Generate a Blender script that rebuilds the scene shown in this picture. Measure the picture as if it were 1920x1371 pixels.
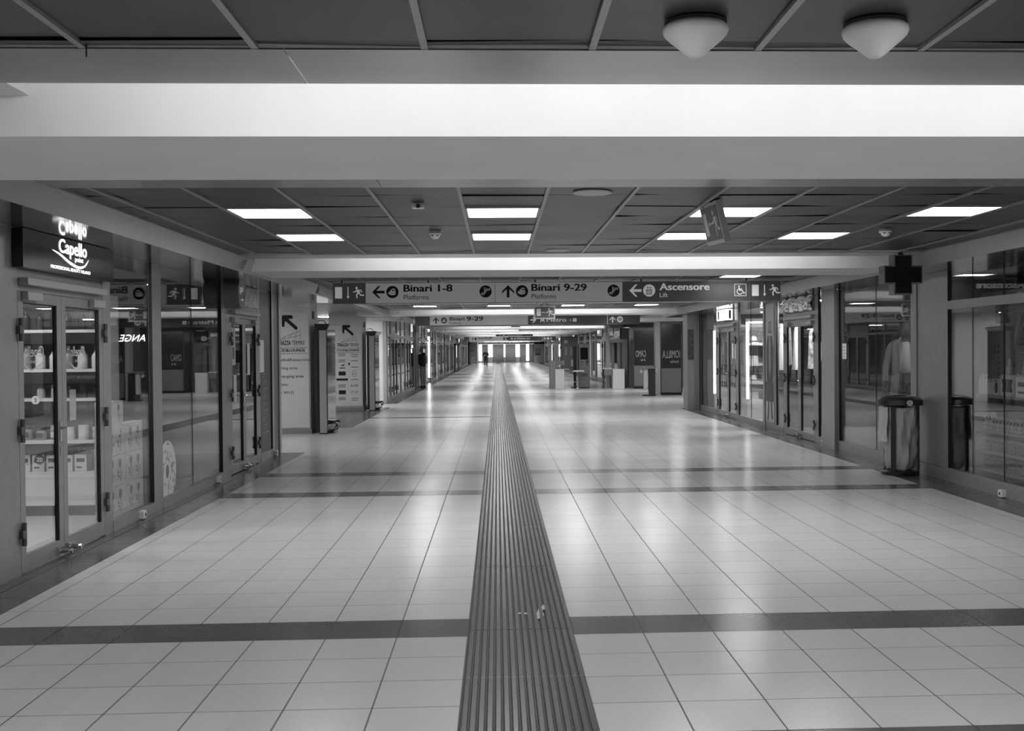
import bpy, bmesh, math, random
from mathutils import Vector, Matrix
random.seed(7)
for o in list(bpy.data.objects):
    bpy.data.objects.remove(o)
SC = bpy.context.scene
COL = SC.collection

# ------------------------------------------------------------------ camera
def make_camera():
    pit, yaw, rol, f, W = -.0145, .0432, -.0084, 2022.0, 1920.0
    cy, sy = math.cos(yaw), math.sin(yaw)
    F = Vector((sy*math.cos(pit), cy*math.cos(pit), math.sin(pit)))
    R = Vector((cy, -sy, 0)); U = R.cross(F)
    R2 = R*math.cos(rol)+U*math.sin(rol); U2 = U*math.cos(rol)-R*math.sin(rol)
    cd = bpy.data.cameras.new('camera'); cam = bpy.data.objects.new('camera', cd); COL.objects.link(cam)
    m = Matrix((R2, U2, -F)).transposed().to_4x4(); m.translation = Vector((0, 0, 1.62))
    cam.matrix_world = m
    cd.sensor_fit = 'HORIZONTAL'; cd.sensor_width = 36.0; cd.lens = f/W*36.0
    cd.shift_x = (960-1020.4)/W; cd.shift_y = 0
    cd.clip_start = .05; cd.clip_end = 400
    SC.camera = cam
make_camera()

# ------------------------------------------------------------------ world and exposure
wd = bpy.data.worlds.new('world'); SC.world = wd; wd.use_nodes = True
wd.node_tree.nodes['Background'].inputs[0].default_value = (.5, .5, .5, 1)
wd.node_tree.nodes['Background'].inputs[1].default_value = .02
SC.view_settings.view_transform = 'Standard'; SC.view_settings.look = 'None'
SC.view_settings.gamma = 1.0; SC.view_settings.use_curve_mapping = False
SC.view_settings.exposure = 0.0
cy_ = SC.cycles
cy_.max_bounces = 10; cy_.diffuse_bounces = 4; cy_.glossy_bounces = 4; cy_.transmission_bounces = 4
cy_.transparent_max_bounces = 20; cy_.caustics_reflective = False; cy_.caustics_refractive = False
cy_.sample_clamp_indirect = 4.0; cy_.use_denoising = True; cy_.use_light_tree = True
PANEL_L, COVE_L, SHOP_L = 19.5, 25.0, 40.0      # radiance of ceiling panels, cove tubes, shop fittings

# ------------------------------------------------------------------ materials
MATS = {}
def mat(name, g, rough=.5, metal=0.0, spec=.5, noise=0.0, nscale=8.0, coat=0.0, bump=0.0, bscale=40.0):
    if name in MATS: return MATS[name]
    m = bpy.data.materials.new(name); m.use_nodes = True
    nt = m.node_tree; b = nt.nodes['Principled BSDF']
    b.inputs['Base Color'].default_value = (g, g, g, 1); b.inputs['Roughness'].default_value = rough
    b.inputs['Metallic'].default_value = metal; b.inputs['Specular IOR Level'].default_value = spec
    b.inputs['Coat Weight'].default_value = coat
    if noise or bump:
        tc = nt.nodes.new('ShaderNodeTexCoord')
    if noise:
        n = nt.nodes.new('ShaderNodeTexNoise'); n.inputs['Scale'].default_value = nscale; n.inputs['Detail'].default_value = 3
        r = nt.nodes.new('ShaderNodeMapRange')
        r.inputs['From Min'].default_value = .3; r.inputs['From Max'].default_value = .7
        r.inputs['To Min'].default_value = g*(1-noise); r.inputs['To Max'].default_value = g*(1+noise)
        nt.links.new(tc.outputs['Object'], n.inputs['Vector']); nt.links.new(n.outputs['Fac'], r.inputs['Value'])
        nt.links.new(r.outputs['Result'], b.inputs['Base Color'])
    if bump:
        n2 = nt.nodes.new('ShaderNodeTexNoise'); n2.inputs['Scale'].default_value = bscale
        bp = nt.nodes.new('ShaderNodeBump'); bp.inputs['Strength'].default_value = bump; bp.inputs['Distance'].default_value = .02
        nt.links.new(tc.outputs['Object'], n2.inputs['Vector']); nt.links.new(n2.outputs['Fac'], bp.inputs['Height'])
        nt.links.new(bp.outputs['Normal'], b.inputs['Normal'])
    MATS[name] = m
    return m
def emis(name, g, strength):
    if name in MATS: return MATS[name]
    m = bpy.data.materials.new(name); m.use_nodes = True; nt = m.node_tree
    b = nt.nodes['Principled BSDF']; b.inputs['Base Color'].default_value = (.8, .8, .8, 1)
    b.inputs['Emission Color'].default_value = (g, g, g, 1); b.inputs['Emission Strength'].default_value = strength
    MATS[name] = m
    return m
def lit(name, g, e, rough=.35):     # sign face or white print with a small even emission
    if name in MATS: return MATS[name]
    m = mat(name, g, rough); b = m.node_tree.nodes['Principled BSDF']
    b.inputs['Emission Color'].default_value = (1, 1, 1, 1); b.inputs['Emission Strength'].default_value = e
    return m
def glass_mat(name, tint=.8, boost=1.0, base=.045, rough=0.0):
    if name in MATS: return MATS[name]
    m = bpy.data.materials.new(name); m.use_nodes = True; nt = m.node_tree
    nt.nodes.remove(nt.nodes['Principled BSDF'])
    out = nt.nodes['Material Output']
    lw = nt.nodes.new('ShaderNodeLayerWeight'); lw.inputs['Blend'].default_value = .5
    p = nt.nodes.new('ShaderNodeMath'); p.operation = 'POWER'; p.inputs[1].default_value = 4.5
    ma = nt.nodes.new('ShaderNodeMath'); ma.operation = 'MULTIPLY_ADD'; ma.inputs[1].default_value = boost; ma.inputs[2].default_value = base; ma.use_clamp = True
    tr = nt.nodes.new('ShaderNodeBsdfTransparent'); tr.inputs[0].default_value = (tint, tint, tint, 1)
    gl = nt.nodes.new('ShaderNodeBsdfGlossy'); gl.inputs['Roughness'].default_value = rough; gl.inputs[0].default_value = (.95, .95, .95, 1)
    mx = nt.nodes.new('ShaderNodeMixShader')
    nt.links.new(lw.outputs['Facing'], p.inputs[0]); nt.links.new(p.outputs[0], ma.inputs[0]); nt.links.new(ma.outputs[0], mx.inputs[0])
    nt.links.new(tr.outputs[0], mx.inputs[1]); nt.links.new(gl.outputs[0], mx.inputs[2]); nt.links.new(mx.outputs[0], out.inputs[0])
    MATS[name] = m
    return m

def floor_mat():
    m = bpy.data.materials.new('floor_tiles'); m.use_nodes = True; nt = m.node_tree; N = nt.nodes; L = nt.links
    b = N['Principled BSDF']
    tc = N.new('ShaderNodeTexCoord'); sp = N.new('ShaderNodeSeparateXYZ'); L.new(tc.outputs['Object'], sp.inputs[0])
    X, Y = sp.outputs['X'], sp.outputs['Y']
    def M(op, a, b_=None, c=None):
        n = N.new('ShaderNodeMath'); n.operation = op
        for i, v in enumerate((a, b_, c)):
            if v is None: continue
            if isinstance(v, (int, float)): n.inputs[i].default_value = v
            else: L.new(v, n.inputs[i])
        return n.outputs[0]
    def AND(a, b_): return M('MULTIPLY', a, b_)
    def OR(a, b_): return M('MAXIMUM', a, b_)
    def inr(v, a, b_): return AND(M('GREATER_THAN', v, a), M('LESS_THAN', v, b_))
    def joint(v, off, half):   # 1 near a grid line
        f_ = M('FRACT', M('DIVIDE', M('SUBTRACT', v, off), .4))
        d = M('MINIMUM', f_, M('SUBTRACT', 1.0, f_))
        return M('LESS_THAN', d, half/.4)
    left = M('LESS_THAN', X, .117)
    jx = OR(AND(left, joint(X, -.183, .0042)), AND(M('SUBTRACT', 1.0, left), joint(X, .417, .0042)))
    jy = joint(Y, 6.5, .0045)
    # dark granite: cross bands and borders along the shop fronts
    dark = None
    for (y0, y1) in ((4.1, 4.5), (6.1, 6.5), (12.1, 12.5), (14.1, 14.5)):
        r = inr(Y, y0, y1); dark = r if dark is None else OR(dark, r)
    dark = OR(dark, AND(inr(Y, 26.1, 26.5), M('LESS_THAN', X, -.183)))
    dark = OR(dark, AND(inr(Y, 40.0, 40.25), M('GREATER_THAN', X, .4)))
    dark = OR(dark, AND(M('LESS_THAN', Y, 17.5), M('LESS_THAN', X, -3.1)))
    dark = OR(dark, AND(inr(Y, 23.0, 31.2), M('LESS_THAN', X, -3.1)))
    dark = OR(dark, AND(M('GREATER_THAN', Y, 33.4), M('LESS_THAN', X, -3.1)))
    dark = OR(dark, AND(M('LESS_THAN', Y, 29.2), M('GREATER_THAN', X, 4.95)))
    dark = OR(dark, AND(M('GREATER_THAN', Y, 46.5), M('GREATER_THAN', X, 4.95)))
    # speckle and per tile tone
    no = N.new('ShaderNodeTexNoise'); no.inputs['Scale'].default_value = 60; no.inputs['Detail'].default_value = 4
    L.new(tc.outputs['Object'], no.inputs['Vector'])
    big = N.new('ShaderNodeTexNoise'); big.inputs['Scale'].default_value = .7; L.new(tc.outputs['Object'], big.inputs['Vector'])
    fx = M('FLOOR', M('DIVIDE', M('SUBTRACT', X, .017), .4)); fy = M('FLOOR', M('DIVIDE', M('SUBTRACT', Y, 6.5), .4))
    cb = N.new('ShaderNodeCombineXYZ'); L.new(fx, cb.inputs[0]); L.new(fy, cb.inputs[1])
    wn = N.new('ShaderNodeTexWhiteNoise'); wn.noise_dimensions = '2D'; L.new(cb.outputs[0], wn.inputs['Vector'])
    tone = M('ADD', M('ADD', .60, M('MULTIPLY', M('SUBTRACT', no.outputs['Fac'], .5), .10)), M('MULTIPLY', M('SUBTRACT', wn.outputs['Value'], .5), .03))
    tone = M('ADD', tone, M('MULTIPLY', M('SUBTRACT', big.outputs['Fac'], .5), .10))
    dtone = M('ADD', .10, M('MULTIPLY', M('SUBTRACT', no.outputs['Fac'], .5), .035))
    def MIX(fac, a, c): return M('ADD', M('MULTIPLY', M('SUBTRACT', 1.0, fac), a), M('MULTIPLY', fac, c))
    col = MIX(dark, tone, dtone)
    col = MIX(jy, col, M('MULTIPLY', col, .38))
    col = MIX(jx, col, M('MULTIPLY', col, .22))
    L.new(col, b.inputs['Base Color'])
    ro = M('ADD', .19, M('MULTIPLY', OR(jx, jy), .4))
    ro = M('ADD', ro, M('MULTIPLY', big.outputs['Fac'], .06))
    L.new(ro, b.inputs['Roughness']); b.inputs['Specular IOR Level'].default_value = .5; b.inputs['IOR'].default_value = 1.36
    # slight unevenness of the tiles
    bp = N.new('ShaderNodeBump'); bp.inputs['Strength'].default_value = .1; bp.inputs['Distance'].default_value = .004
    n3 = N.new('ShaderNodeTexNoise'); n3.inputs['Scale'].default_value = 5; L.new(tc.outputs['Object'], n3.inputs['Vector'])
    hgt = M('SUBTRACT', M('MULTIPLY', n3.outputs['Fac'], .02), M('MULTIPLY', OR(jx, jy), .3))
    L.new(hgt, bp.inputs['Height']); L.new(bp.outputs['Normal'], b.inputs['Normal'])
    return m

def panel_mat():
    m = bpy.data.materials.new('perforated_ceiling'); m.use_nodes = True; nt = m.node_tree; N = nt.nodes; L = nt.links
    b = N['Principled BSDF']
    tc = N.new('ShaderNodeTexCoord')
    w = N.new('ShaderNodeTexWave'); w.wave_type = 'BANDS'; w.bands_direction = 'DIAGONAL'; w.inputs['Scale'].default_value = 26
    mp = N.new('ShaderNodeMapping'); mp.inputs['Scale'].default_value = (1, 1, 0)
    L.new(tc.outputs['Object'], mp.inputs[0]); L.new(mp.outputs[0], w.inputs['Vector'])
    at = N.new('ShaderNodeAttribute'); at.attribute_name = 'tone'
    r = N.new('ShaderNodeMapRange'); r.inputs['To Min'].default_value = .75; r.inputs['To Max'].default_value = 1.15
    L.new(w.outputs['Fac'], r.inputs['Value'])
    n = N.new('ShaderNodeTexNoise'); n.inputs['Scale'].default_value = 1.6; n.inputs['Detail'].default_value = 4; L.new(tc.outputs['Object'], n.inputs['Vector'])
    r2 = N.new('ShaderNodeMapRange'); r2.inputs['From Min'].default_value = .3; r2.inputs['From Max'].default_value = .7; r2.inputs['To Min'].default_value = .8; r2.inputs['To Max'].default_value = 1.2
    L.new(n.outputs['Fac'], r2.inputs['Value'])
    mu = N.new('ShaderNodeMath'); mu.operation = 'MULTIPLY'; L.new(r.outputs[0], mu.inputs[0]); L.new(at.outputs['Fac'], mu.inputs[1])
    mu2 = N.new('ShaderNodeMath'); mu2.operation = 'MULTIPLY'; L.new(mu.outputs[0], mu2.inputs[0]); L.new(r2.outputs[0], mu2.inputs[1])
    L.new(mu2.outputs[0], b.inputs['Base Color'])
    b.inputs['Roughness'].default_value = .38; b.inputs['Metallic'].default_value = .15
    return m

FRAME = mat('anodised_frame', .30, .38, .35, noise=.05)
FRAME_D = mat('dark_frame', .035, .4)
GASKET = mat('black_gasket', .006, .6)
ALU = mat('brushed_aluminium', .42, .28, .85, noise=.12, nscale=1.2)
SOFFIT = mat('polished_soffit', .42, .10, .8, noise=.05, nscale=.8)
WHITE = mat('white_paint', .80, .55)
BEAM = mat('beam_paint', .90, .6, noise=.03, nscale=2)
FASCIA = mat('fascia_paint', .44, .5, noise=.04, nscale=2)
TBAR = mat('ceiling_bar', .36, .4, .3)
GLASS = glass_mat('shop_glass', .92, 1.0, .07)
BLACK = mat('black_plastic', .012, .35)
DGREY = mat('dark_grey', .05, .4)
MGREY = mat('mid_grey', .20, .5)
LGREY = mat('light_grey', .45, .5)
PAPER = mat('white_paper', .72, .6)
CHROME = mat('chrome', .7, .12, 1.0)
WALLP = mat('wall_paint', .50, .6, noise=.04, nscale=1.5)

# ------------------------------------------------------------------ mesh builder
ORIG = {}
class MB:
    def __init__(s): s.v, s.f, s.mi = [], [], []
    def add(s, vs, fs, mi=0):
        n = len(s.v); s.v += [tuple(v) for v in vs]
        s.f += [tuple(i+n for i in f) for f in fs]; s.mi += [mi]*len(fs); return s
    def box(s, x0, x1, y0, y1, z0, z1, mi=0):
        x0, x1 = min(x0, x1), max(x0, x1); y0, y1 = min(y0, y1), max(y0, y1); z0, z1 = min(z0, z1), max(z0, z1)
        vs = [(x0,y0,z0),(x1,y0,z0),(x1,y1,z0),(x0,y1,z0),(x0,y0,z1),(x1,y0,z1),(x1,y1,z1),(x0,y1,z1)]
        return s.add(vs, [(0,3,2,1),(4,5,6,7),(0,1,5,4),(1,2,6,5),(2,3,7,6),(3,0,4,7)], mi)
    def rbox(s, x0, x1, y0, y1, z0, z1, r=.01, mi=0):   # box with chamfered vertical and top edges
        b = bmesh.new(); bmesh.ops.create_cube(b, size=1)
        for v in b.verts:
            v.co = Vector(((x0+x1)/2+v.co.x*abs(x1-x0), (y0+y1)/2+v.co.y*abs(y1-y0), (z0+z1)/2+v.co.z*abs(z1-z0)))
        bmesh.ops.bevel(b, geom=list(b.edges), offset=r, segments=2, affect='EDGES', profile=.5)
        b.verts.index_update()
        s.add([v.co[:] for v in b.verts], [[v.index for v in f.verts] for f in b.faces], mi); b.free(); return s
    def prism(s, prof, axis, a, b, mi=0):   # prof: 2-D outline, axis 'x','y','z'
        def P(u, w, t): return {'x': (t, u, w), 'y': (u, t, w), 'z': (u, w, t)}[axis]
        n = len(prof); vs = [P(u, w, a) for u, w in prof]+[P(u, w, b) for u, w in prof]
        fs = [tuple(range(n))[::-1], tuple(range(n, 2*n))]+[(i, (i+1) % n, n+(i+1) % n, n+i) for i in range(n)]
        return s.add(vs, fs, mi)
    def cyl(s, c, r, h, axis='z', n=24, r2=None, mi=0):
        r2 = r if r2 is None else r2; vs = []
        for k, (rr, t) in enumerate(((r, 0), (r2, h))):
            for i in range(n):
                a = 2*math.pi*i/n; u, w = rr*math.cos(a), rr*math.sin(a)
                d = {'z': (u, w, t), 'y': (u, t, w), 'x': (t, u, w)}[axis]
                vs.append((c[0]+d[0], c[1]+d[1], c[2]+d[2]))
        fs = [tuple(range(n))[::-1], tuple(range(n, 2*n))]+[(i, (i+1) % n, n+(i+1) % n, n+i) for i in range(n)]
        return s.add(vs, fs, mi)
    def lathe(s, prof, c, n=32, mi=0, sx=1, sy=1):   # prof [(r,z)], about z
        vs = []; fs = []
        for r, z in prof:
            for i in range(n):
                a = 2*math.pi*i/n; vs.append((c[0]+sx*r*math.cos(a), c[1]+sy*r*math.sin(a), c[2]+z))
        for k in range(len(prof)-1):
            for i in range(n):
                j = (i+1) % n; fs.append((k*n+i, k*n+j, (k+1)*n+j, (k+1)*n+i))
        fs.append(tuple(range(n))[::-1]); fs.append(tuple(range((len(prof)-1)*n, len(prof)*n)))
        return s.add(vs, fs, mi)
    def tube(s, path, r, n=8, mi=0, closed=False):
        P = [Vector(p) for p in path]; m = len(P); vs = []; fs = []
        for i, p in enumerate(P):
            if closed: t = (P[(i+1) % m]-P[i-1])
            else: t = P[min(i+1, m-1)]-P[max(i-1, 0)]
            t.normalize(); up = Vector((0, 0, 1)) if abs(t.z) < .9 else Vector((1, 0, 0))
            a = t.cross(up).normalized(); b = a.cross(t)
            for k in range(n):
                th = 2*math.pi*k/n; vs.append(p+a*r*math.cos(th)+b*r*math.sin(th))
        for i in range(m if closed else m-1):
            j = (i+1) % m
            for k in range(n): fs.append((i*n+k, i*n+(k+1) % n, j*n+(k+1) % n, j*n+k))
        if not closed: fs += [tuple(range(n))[::-1], tuple(range((m-1)*n, m*n))]
        return s.add(vs, fs, mi)
    def quad(s, a, b, c, d, mi=0): return s.add([a, b, c, d], [(0, 1, 2, 3)], mi)
    def build(s, name, m, parent=None, smooth=False, origin=None):
        me = bpy.data.meshes.new(name)
        o0 = Vector(ORIG.get(parent.name, (0, 0, 0))) if parent else Vector(origin or (0, 0, 0))
        me.from_pydata([tuple(Vector(v)-o0) for v in s.v], [], s.f)
        for mm in (m if isinstance(m, (list, tuple)) else [m]): me.materials.append(mm)
        if any(s.mi): me.polygons.foreach_set('material_index', s.mi)
        if smooth:
            me.polygons.foreach_set('use_smooth', [True]*len(me.polygons))
            try: me.set_sharp_from_angle(angle=.7)
            except Exception: pass
        me.update()
        o = bpy.data.objects.new(name, me); COL.objects.link(o)
        if parent:
            o.parent = parent
        else: o.location = o0
        ORIG[o.name] = tuple(o0)
        return o

def tag(o, label=None, cat=None, group=None, kind=None):
    if label: o['label'] = label
    if cat: o['category'] = cat
    if group: o['group'] = group
    if kind: o['kind'] = kind
    return o
def thing(name, loc, label=None, cat=None, group=None, kind=None):
    o = bpy.data.objects.new(name, None); COL.objects.link(o); o.location = loc; o.empty_display_size = .1
    ORIG[o.name] = tuple(loc); return tag(o, label, cat, group, kind)
def struct(name, mb, m, smooth=False): return tag(mb.build(name, m, None, smooth), kind='structure')
def dup(root, loc, label, group=None):
    r = root.copy(); COL.objects.link(r); r.location = loc; r['label'] = label
    if group: r['group'] = group
    for ch in list(root.children):
        c = ch.copy(); COL.objects.link(c); c.parent = r
        for g in list(ch.children):
            d = g.copy(); COL.objects.link(d); d.parent = c
    return r

# ------------------------------------------------------------------ flat marks: lettering and pictograms on a plane
_TXT = {}
def text_geo(t, bold):
    k = (t, bold)
    if k not in _TXT:
        cu = bpy.data.curves.new('t', 'FONT'); cu.body = t; cu.size = 1.0; cu.offset = bold; cu.resolution_u = 3
        ob = bpy.data.objects.new('t', cu); COL.objects.link(ob)
        dg = bpy.context.evaluated_depsgraph_get(); dg.update()
        me = bpy.data.meshes.new_from_object(ob.evaluated_get(dg))
        vs = [(v.co.x, v.co.y) for v in me.vertices]; fs = [tuple(p.vertices) for p in me.polygons]
        bpy.data.objects.remove(ob); bpy.data.curves.remove(cu); bpy.data.meshes.remove(me)
        _TXT[k] = (vs, fs)
    return _TXT[k]
class Draw:
    """marks on a plane: o origin, r right, u up (unit vectors), lift off the surface along r x u"""
    def __init__(s, o, r, u, lift=.002):
        s.o, s.r, s.u = Vector(o), Vector(r).normalized(), Vector(u).normalized(); s.n = s.r.cross(s.u); s.lift = lift; s.mb = MB()
    def P(s, x, y, k=0): return s.o+s.r*x+s.u*y+s.n*(s.lift+k)
    def poly(s, pts, k=0, mi=0): s.mb.add([s.P(x, y, k) for x, y in pts], [tuple(range(len(pts)))], mi); return s
    def rect(s, x0, y0, x1, y1, k=0, mi=0): return s.poly([(x0, y0), (x1, y0), (x1, y1), (x0, y1)], k, mi)
    def disc(s, x, y, r, k=0, mi=0, n=28, ry=None):
        ry = ry or r
        return s.poly([(x+r*math.cos(2*math.pi*i/n), y+ry*math.sin(2*math.pi*i/n)) for i in range(n)], k, mi)
    def stroke(s, pts, w, k=0, mi=0, cap=True):
        for (x0, y0), (x1, y1) in zip(pts[:-1], pts[1:]):
            dx, dy = x1-x0, y1-y0; l = math.hypot(dx, dy) or 1e-6; px, py = -dy/l*w/2, dx/l*w/2
            s.poly([(x0-px, y0-py), (x1-px, y1-py), (x1+px, y1+py), (x0+px, y0+py)], k, mi)
        if cap:
            for x, y in pts: s.disc(x, y, w/2, k+.00002, mi, 10)
        return s
    def text(s, t, x, y, h, bold=0.0, width=None, align='l', mirror=False, k=0, mi=0, slant=0):
        """h: cap height"""
        if bold > .012 or (bold and 'M' in t):      # a strong outline folds over itself: overprint a light one instead
            b_ = 0 if 'M' in t else .012
            for q in (0, .5, 1): s.text(t, x+(q-.5)*(bold-b_)*3.2*h, y, h, b_, width, align, mirror, k+.00001*q, mi, slant)
            return s
        vs, fs = text_geo(t, bold)
        if not vs: return s
        xs = [v[0] for v in vs]; x0, x1 = min(xs), max(xs); sc = h/.70
        sx = sc if width is None else width/(x1-x0)
        wd_ = (x1-x0)*sx; off = {'l': 0, 'c': -wd_/2, 'r': -wd_}[align]
        pts = []
        for vx, vy in vs:
            qx = (vx-x0)*sx+slant*vy*sc
            if mirror: qx = wd_-qx
            pts.append(s.P(x+off+qx, y+vy*sc, k))
        s.mb.add(pts, [f[::-1] for f in fs] if mirror else fs, mi); return s
    def arrow(s, x, y, h, ang, w=None, k=0, mi=0):    # centred arrow with square shaft, pointing at angle ang
        w = w or h*.2; c, sn = math.cos(ang), math.sin(ang)
        def T(p): return (x+p[0]*c-p[1]*sn, y+p[0]*sn+p[1]*c)
        L = h/2
        s.stroke([T((-L, 0)), T((L*.75, 0))], w, k, mi, False)
        a = w*.72
        for sg in (1, -1):
            s.poly([T((L, 0)), T((L-a*.0, 0)), T((.0, sg*L)), T((-a*1.1, sg*L)), T((L-1.5*a, 0))], k+.00003*(2+sg), mi)
        return s
    def thin_arrow(s, x, y, h, w=.014, k=0, mi=0):    # downward arrow with a small head
        s.stroke([(x, y+h/2), (x, y-h*.35)], w, k, mi, False); s.poly([(x-.13*h, y-h*.28), (x, y-h/2), (x+.13*h, y-h*.28)], k+.0001, mi); return s
    def runner(s, x, y, h, k=0, mi=0, flip=False):     # running figure, centre x,y
        f = -1 if flip else 1
        def q(pts): return [(x+f*a*h, y+b*h) for a, b in pts]
        w = .10*h
        s.disc(x+f*-.16*h, y+.42*h, .105*h, k, mi)
        s.poly(q([(-.20, .27), (.06, .27), (.14, .02), (-.02, -.12), (-.12, -.02)]), k, mi)
        s.stroke(q([(.03, .23), (.24, .19), (.30, .03)]), w*.85, k, mi)
        s.stroke(q([(-.16, .22), (-.28, .06), (-.44, .06)]), w*.85, k, mi)
        s.stroke(q([(.05, -.02), (.20, -.24), (.48, -.24)]), w*1.1, k, mi)
        s.stroke(q([(-.02, -.06), (-.16, -.20), (-.12, -.46)]), w*1.1, k, mi)
        return s
    def train(s, x, y, r, k=0, dark=0, light=1):
        s.disc(x, y, r, k, dark)
        q = lambda a, b: (x+a*r, y+b*r)
        s.poly([q(-.72, -.12), q(-.5, .02), q(-.2, .38), q(0, .56), q(.34, .56), q(.46, .4), q(.52, -.34), q(.3, -.5), q(-.2, -.52), q(-.6, -.36)], k+.0004, light)
        s.rect(x-.08*r, y+.14*r, x+.12*r, y+.4*r, k+.0008, dark); s.rect(x+.18*r, y+.14*r, x+.38*r, y+.4*r, k+.0008, dark)
        s.disc(x-.02*r, y-.2*r, .07*r, k+.0008, dark); s.disc(x+.3*r, y-.2*r, .07*r, k+.0008, dark)
        s.stroke([q(-.5, -.12), q(-.2, -.1)], .05*r, k+.0008, dark)
        return s
    def escalator(s, x, y, r, k=0, dark=0, light=1):
        s.disc(x, y, r, k, dark); q = lambda a, b: (x+a*r, y+b*r)
        s.stroke([q(-.66, -.5), q(-.3, -.5), q(.28, .22), q(.66, .22), q(.66, .42), q(.18, .42), q(-.42, -.3), q(-.66, -.3), q(-.66, -.5)], .1*r, k+.0004, light)
        s.stroke([q(-.14, .0), q(-.14, .34)], .13*r, k+.0004, light); s.disc(x-.14*r, y+.54*r, .1*r, k+.0004, light)
        return s
# ================================================================== large structure
XL, XR, ZC, ZS = -3.52, 5.42, 2.70, 2.54          # shop front planes, ceiling, soffit
BEAMS = [4.86, 12.93, 21.0, 28.95, 37.0, 48.9, 56.5, 64.7, 74.5, 82.6, 90.7, 98.8, 106.9, 115.0, 123.1, 131.2]
def fl(): 
    m = MB(); m.box(-16, 16, -6, 148, -.05, 0); return m.build('floor', floor_mat())
tag(fl(), kind='structure')

# ribbed rubber guide strip down the middle
RUB = mat('strip_rubber', .055, .27, 0, .5, noise=.15, nscale=10); RUBG = mat('strip_groove', .012, .5)
m = MB(); x0, x1 = -.183, .417; n = 16; pit = (x1-x0)/n; prof = [(x0, .0005)]
for i in range(n):
    a = x0+i*pit; prof += [(a+.20*pit, .001), (a+.27*pit, .0075), (a+.36*pit, .0095), (a+.84*pit, .0095), (a+.93*pit, .0075), (a+pit, .001)]
Y = [-1+.9*i for i in range(0, 158)]
for k in range(len(Y)-1):
    dz = 0 if k % 2 else .0008; c = len(prof)
    vs = [(px, Y[k], pz+dz) for px, pz in prof]+[(px, Y[k+1]-.004, pz+dz) for px, pz in prof]
    o_ = len(m.v); m.add(vs, [])
    for i in range(c-1):
        m.f.append((o_+i, o_+i+1, o_+c+i+1, o_+c+i)); m.mi.append(1 if i % 6 == 0 else 0)
tag(m.build('guide_strip', [RUB, RUBG]), 'dark ribbed rubber guide strip running down the middle of the pale tiled floor', 'floor strip')
m = MB()   # pale scuffs worn through the ribs
d = Draw((0, 0, 0), (1, 0, 0), (0, 1, 0), .0095)
d.poly([(.215, 6.42), (.245, 6.44), (.268, 6.52), (.262, 6.62), (.285, 6.72), (.25, 6.78), (.238, 6.66), (.226, 6.58)])
d.poly([(.255, 6.68), (.29, 6.64), (.30, 6.72), (.275, 6.8)], k=.0006)
d.poly([(.1, 6.57), (.165, 6.55), (.17, 6.585), (.105, 6.6)])
tag(d.mb.build('worn_patch', mat('worn_rubber', .5, .3)), 'pale worn scuff mark on the ribbed floor strip near the camera', 'scuff')

# ---------------- ceiling: perforated panels, bars, metal strips, beams with light coves
XA, XB = -2.86, 4.84
zones = []   # (y0,y1) of panelled ceiling
prev = -6.0
for i, b in enumerate(BEAMS):
    zones.append((prev, b-.98 if i == 0 else b-.9)); prev = b+1.22+(1.05 if i == 0 else .9)
zones.append((prev, 141))
PAN = panel_mat()
pm = MB(); tones = []; bars = MB(); light_cells = []
COLS = (-2.05, -.25, 1.55, 3.35)
for zi, (a, b) in enumerate(zones):
    base = -.94 if zi == 0 else a
    off = {0: 1.75, 2: .67, 4: .12}.get(zi, 1.07)  # fifth zone's row shifted forward to add light on the mid floor
    rows = [base+off+8.04*k+o for k in range(-1, 3) for o in (0.0, 1.8)]
    rows = [r for r in rows if a+.02 < r and r+.6 < b-.02]
    ys = [a]; t = base+off-.6-9.0
    while t < b-.05:
        if t > a+.08: ys.append(t)
        t += .6
    if b-ys[-1] > .03: ys.append(b)
    xs = [XA]+[-2.65+.6*i for i in range(13) if -2.65+.6*i < XB-.05]+[XB]
    far = a > 40
    for j in range(len(ys)-1):
        y0, y1 = ys[j], ys[j+1]
        for i in range(len(xs)-1):
            u0, u1 = xs[i], xs[i+1]
            cell_light = any(abs(r-y0) < .08 for r in rows) and any(abs((2.75 if (zi == 1 and c > 3 and y0 > 9.5) else c)-u0) < .05 for c in COLS) and y1-y0 > .55 and not (zi == 2 and y0 < 16.3 and u0 < 3)
            if cell_light:
                light_cells.append((u0, y0, zi)); continue
            g = .013; dz = [0 if far else random.uniform(-.004, .012) for _ in range(4)]
            tl = random.uniform(-.006, .010) if not far else 0
            pm.add([(u0+g, y0+.006, ZC+.004+max(0, dz[0]+tl)), (u1-g, y0+.006, ZC+.004+max(0, dz[1]+tl)), (u1-g, y1-.006, ZC+.004+max(0, dz[2])), (u0+g, y1-.006, ZC+.004+max(0, dz[3]))], [(0, 1, 2, 3)])
            tones.append(random.uniform(.045, .075))
    for u in xs[1:-1]:
        bars.box(u-.0125, u+.0125, a, b, ZC-.004, ZC+.012)
o = pm.build('ceiling', PAN); tag(o, kind='structure')
at = o.data.attributes.new('tone', 'FLOAT', 'FACE'); at.data.foreach_set('value', tones)
struct('trim_9', bars, TBAR)
m = MB(); m.box(-16, 16, -6, 148, ZC+.55, ZC+.6); struct('ceiling', m, mat('slab', .02, .8))
m = MB(); m.quad((XA, -6, ZC+.03), (XB, -6, ZC+.03), (XB, -5.99, ZC+.03), (XA, -5.99, ZC+.03))
bk = MB()
for a, b in zones: bk.box(XA, XB, a, b, ZC+.022, ZC+.04)
struct('ceiling', bk, mat('void', .006, .9))

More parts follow.
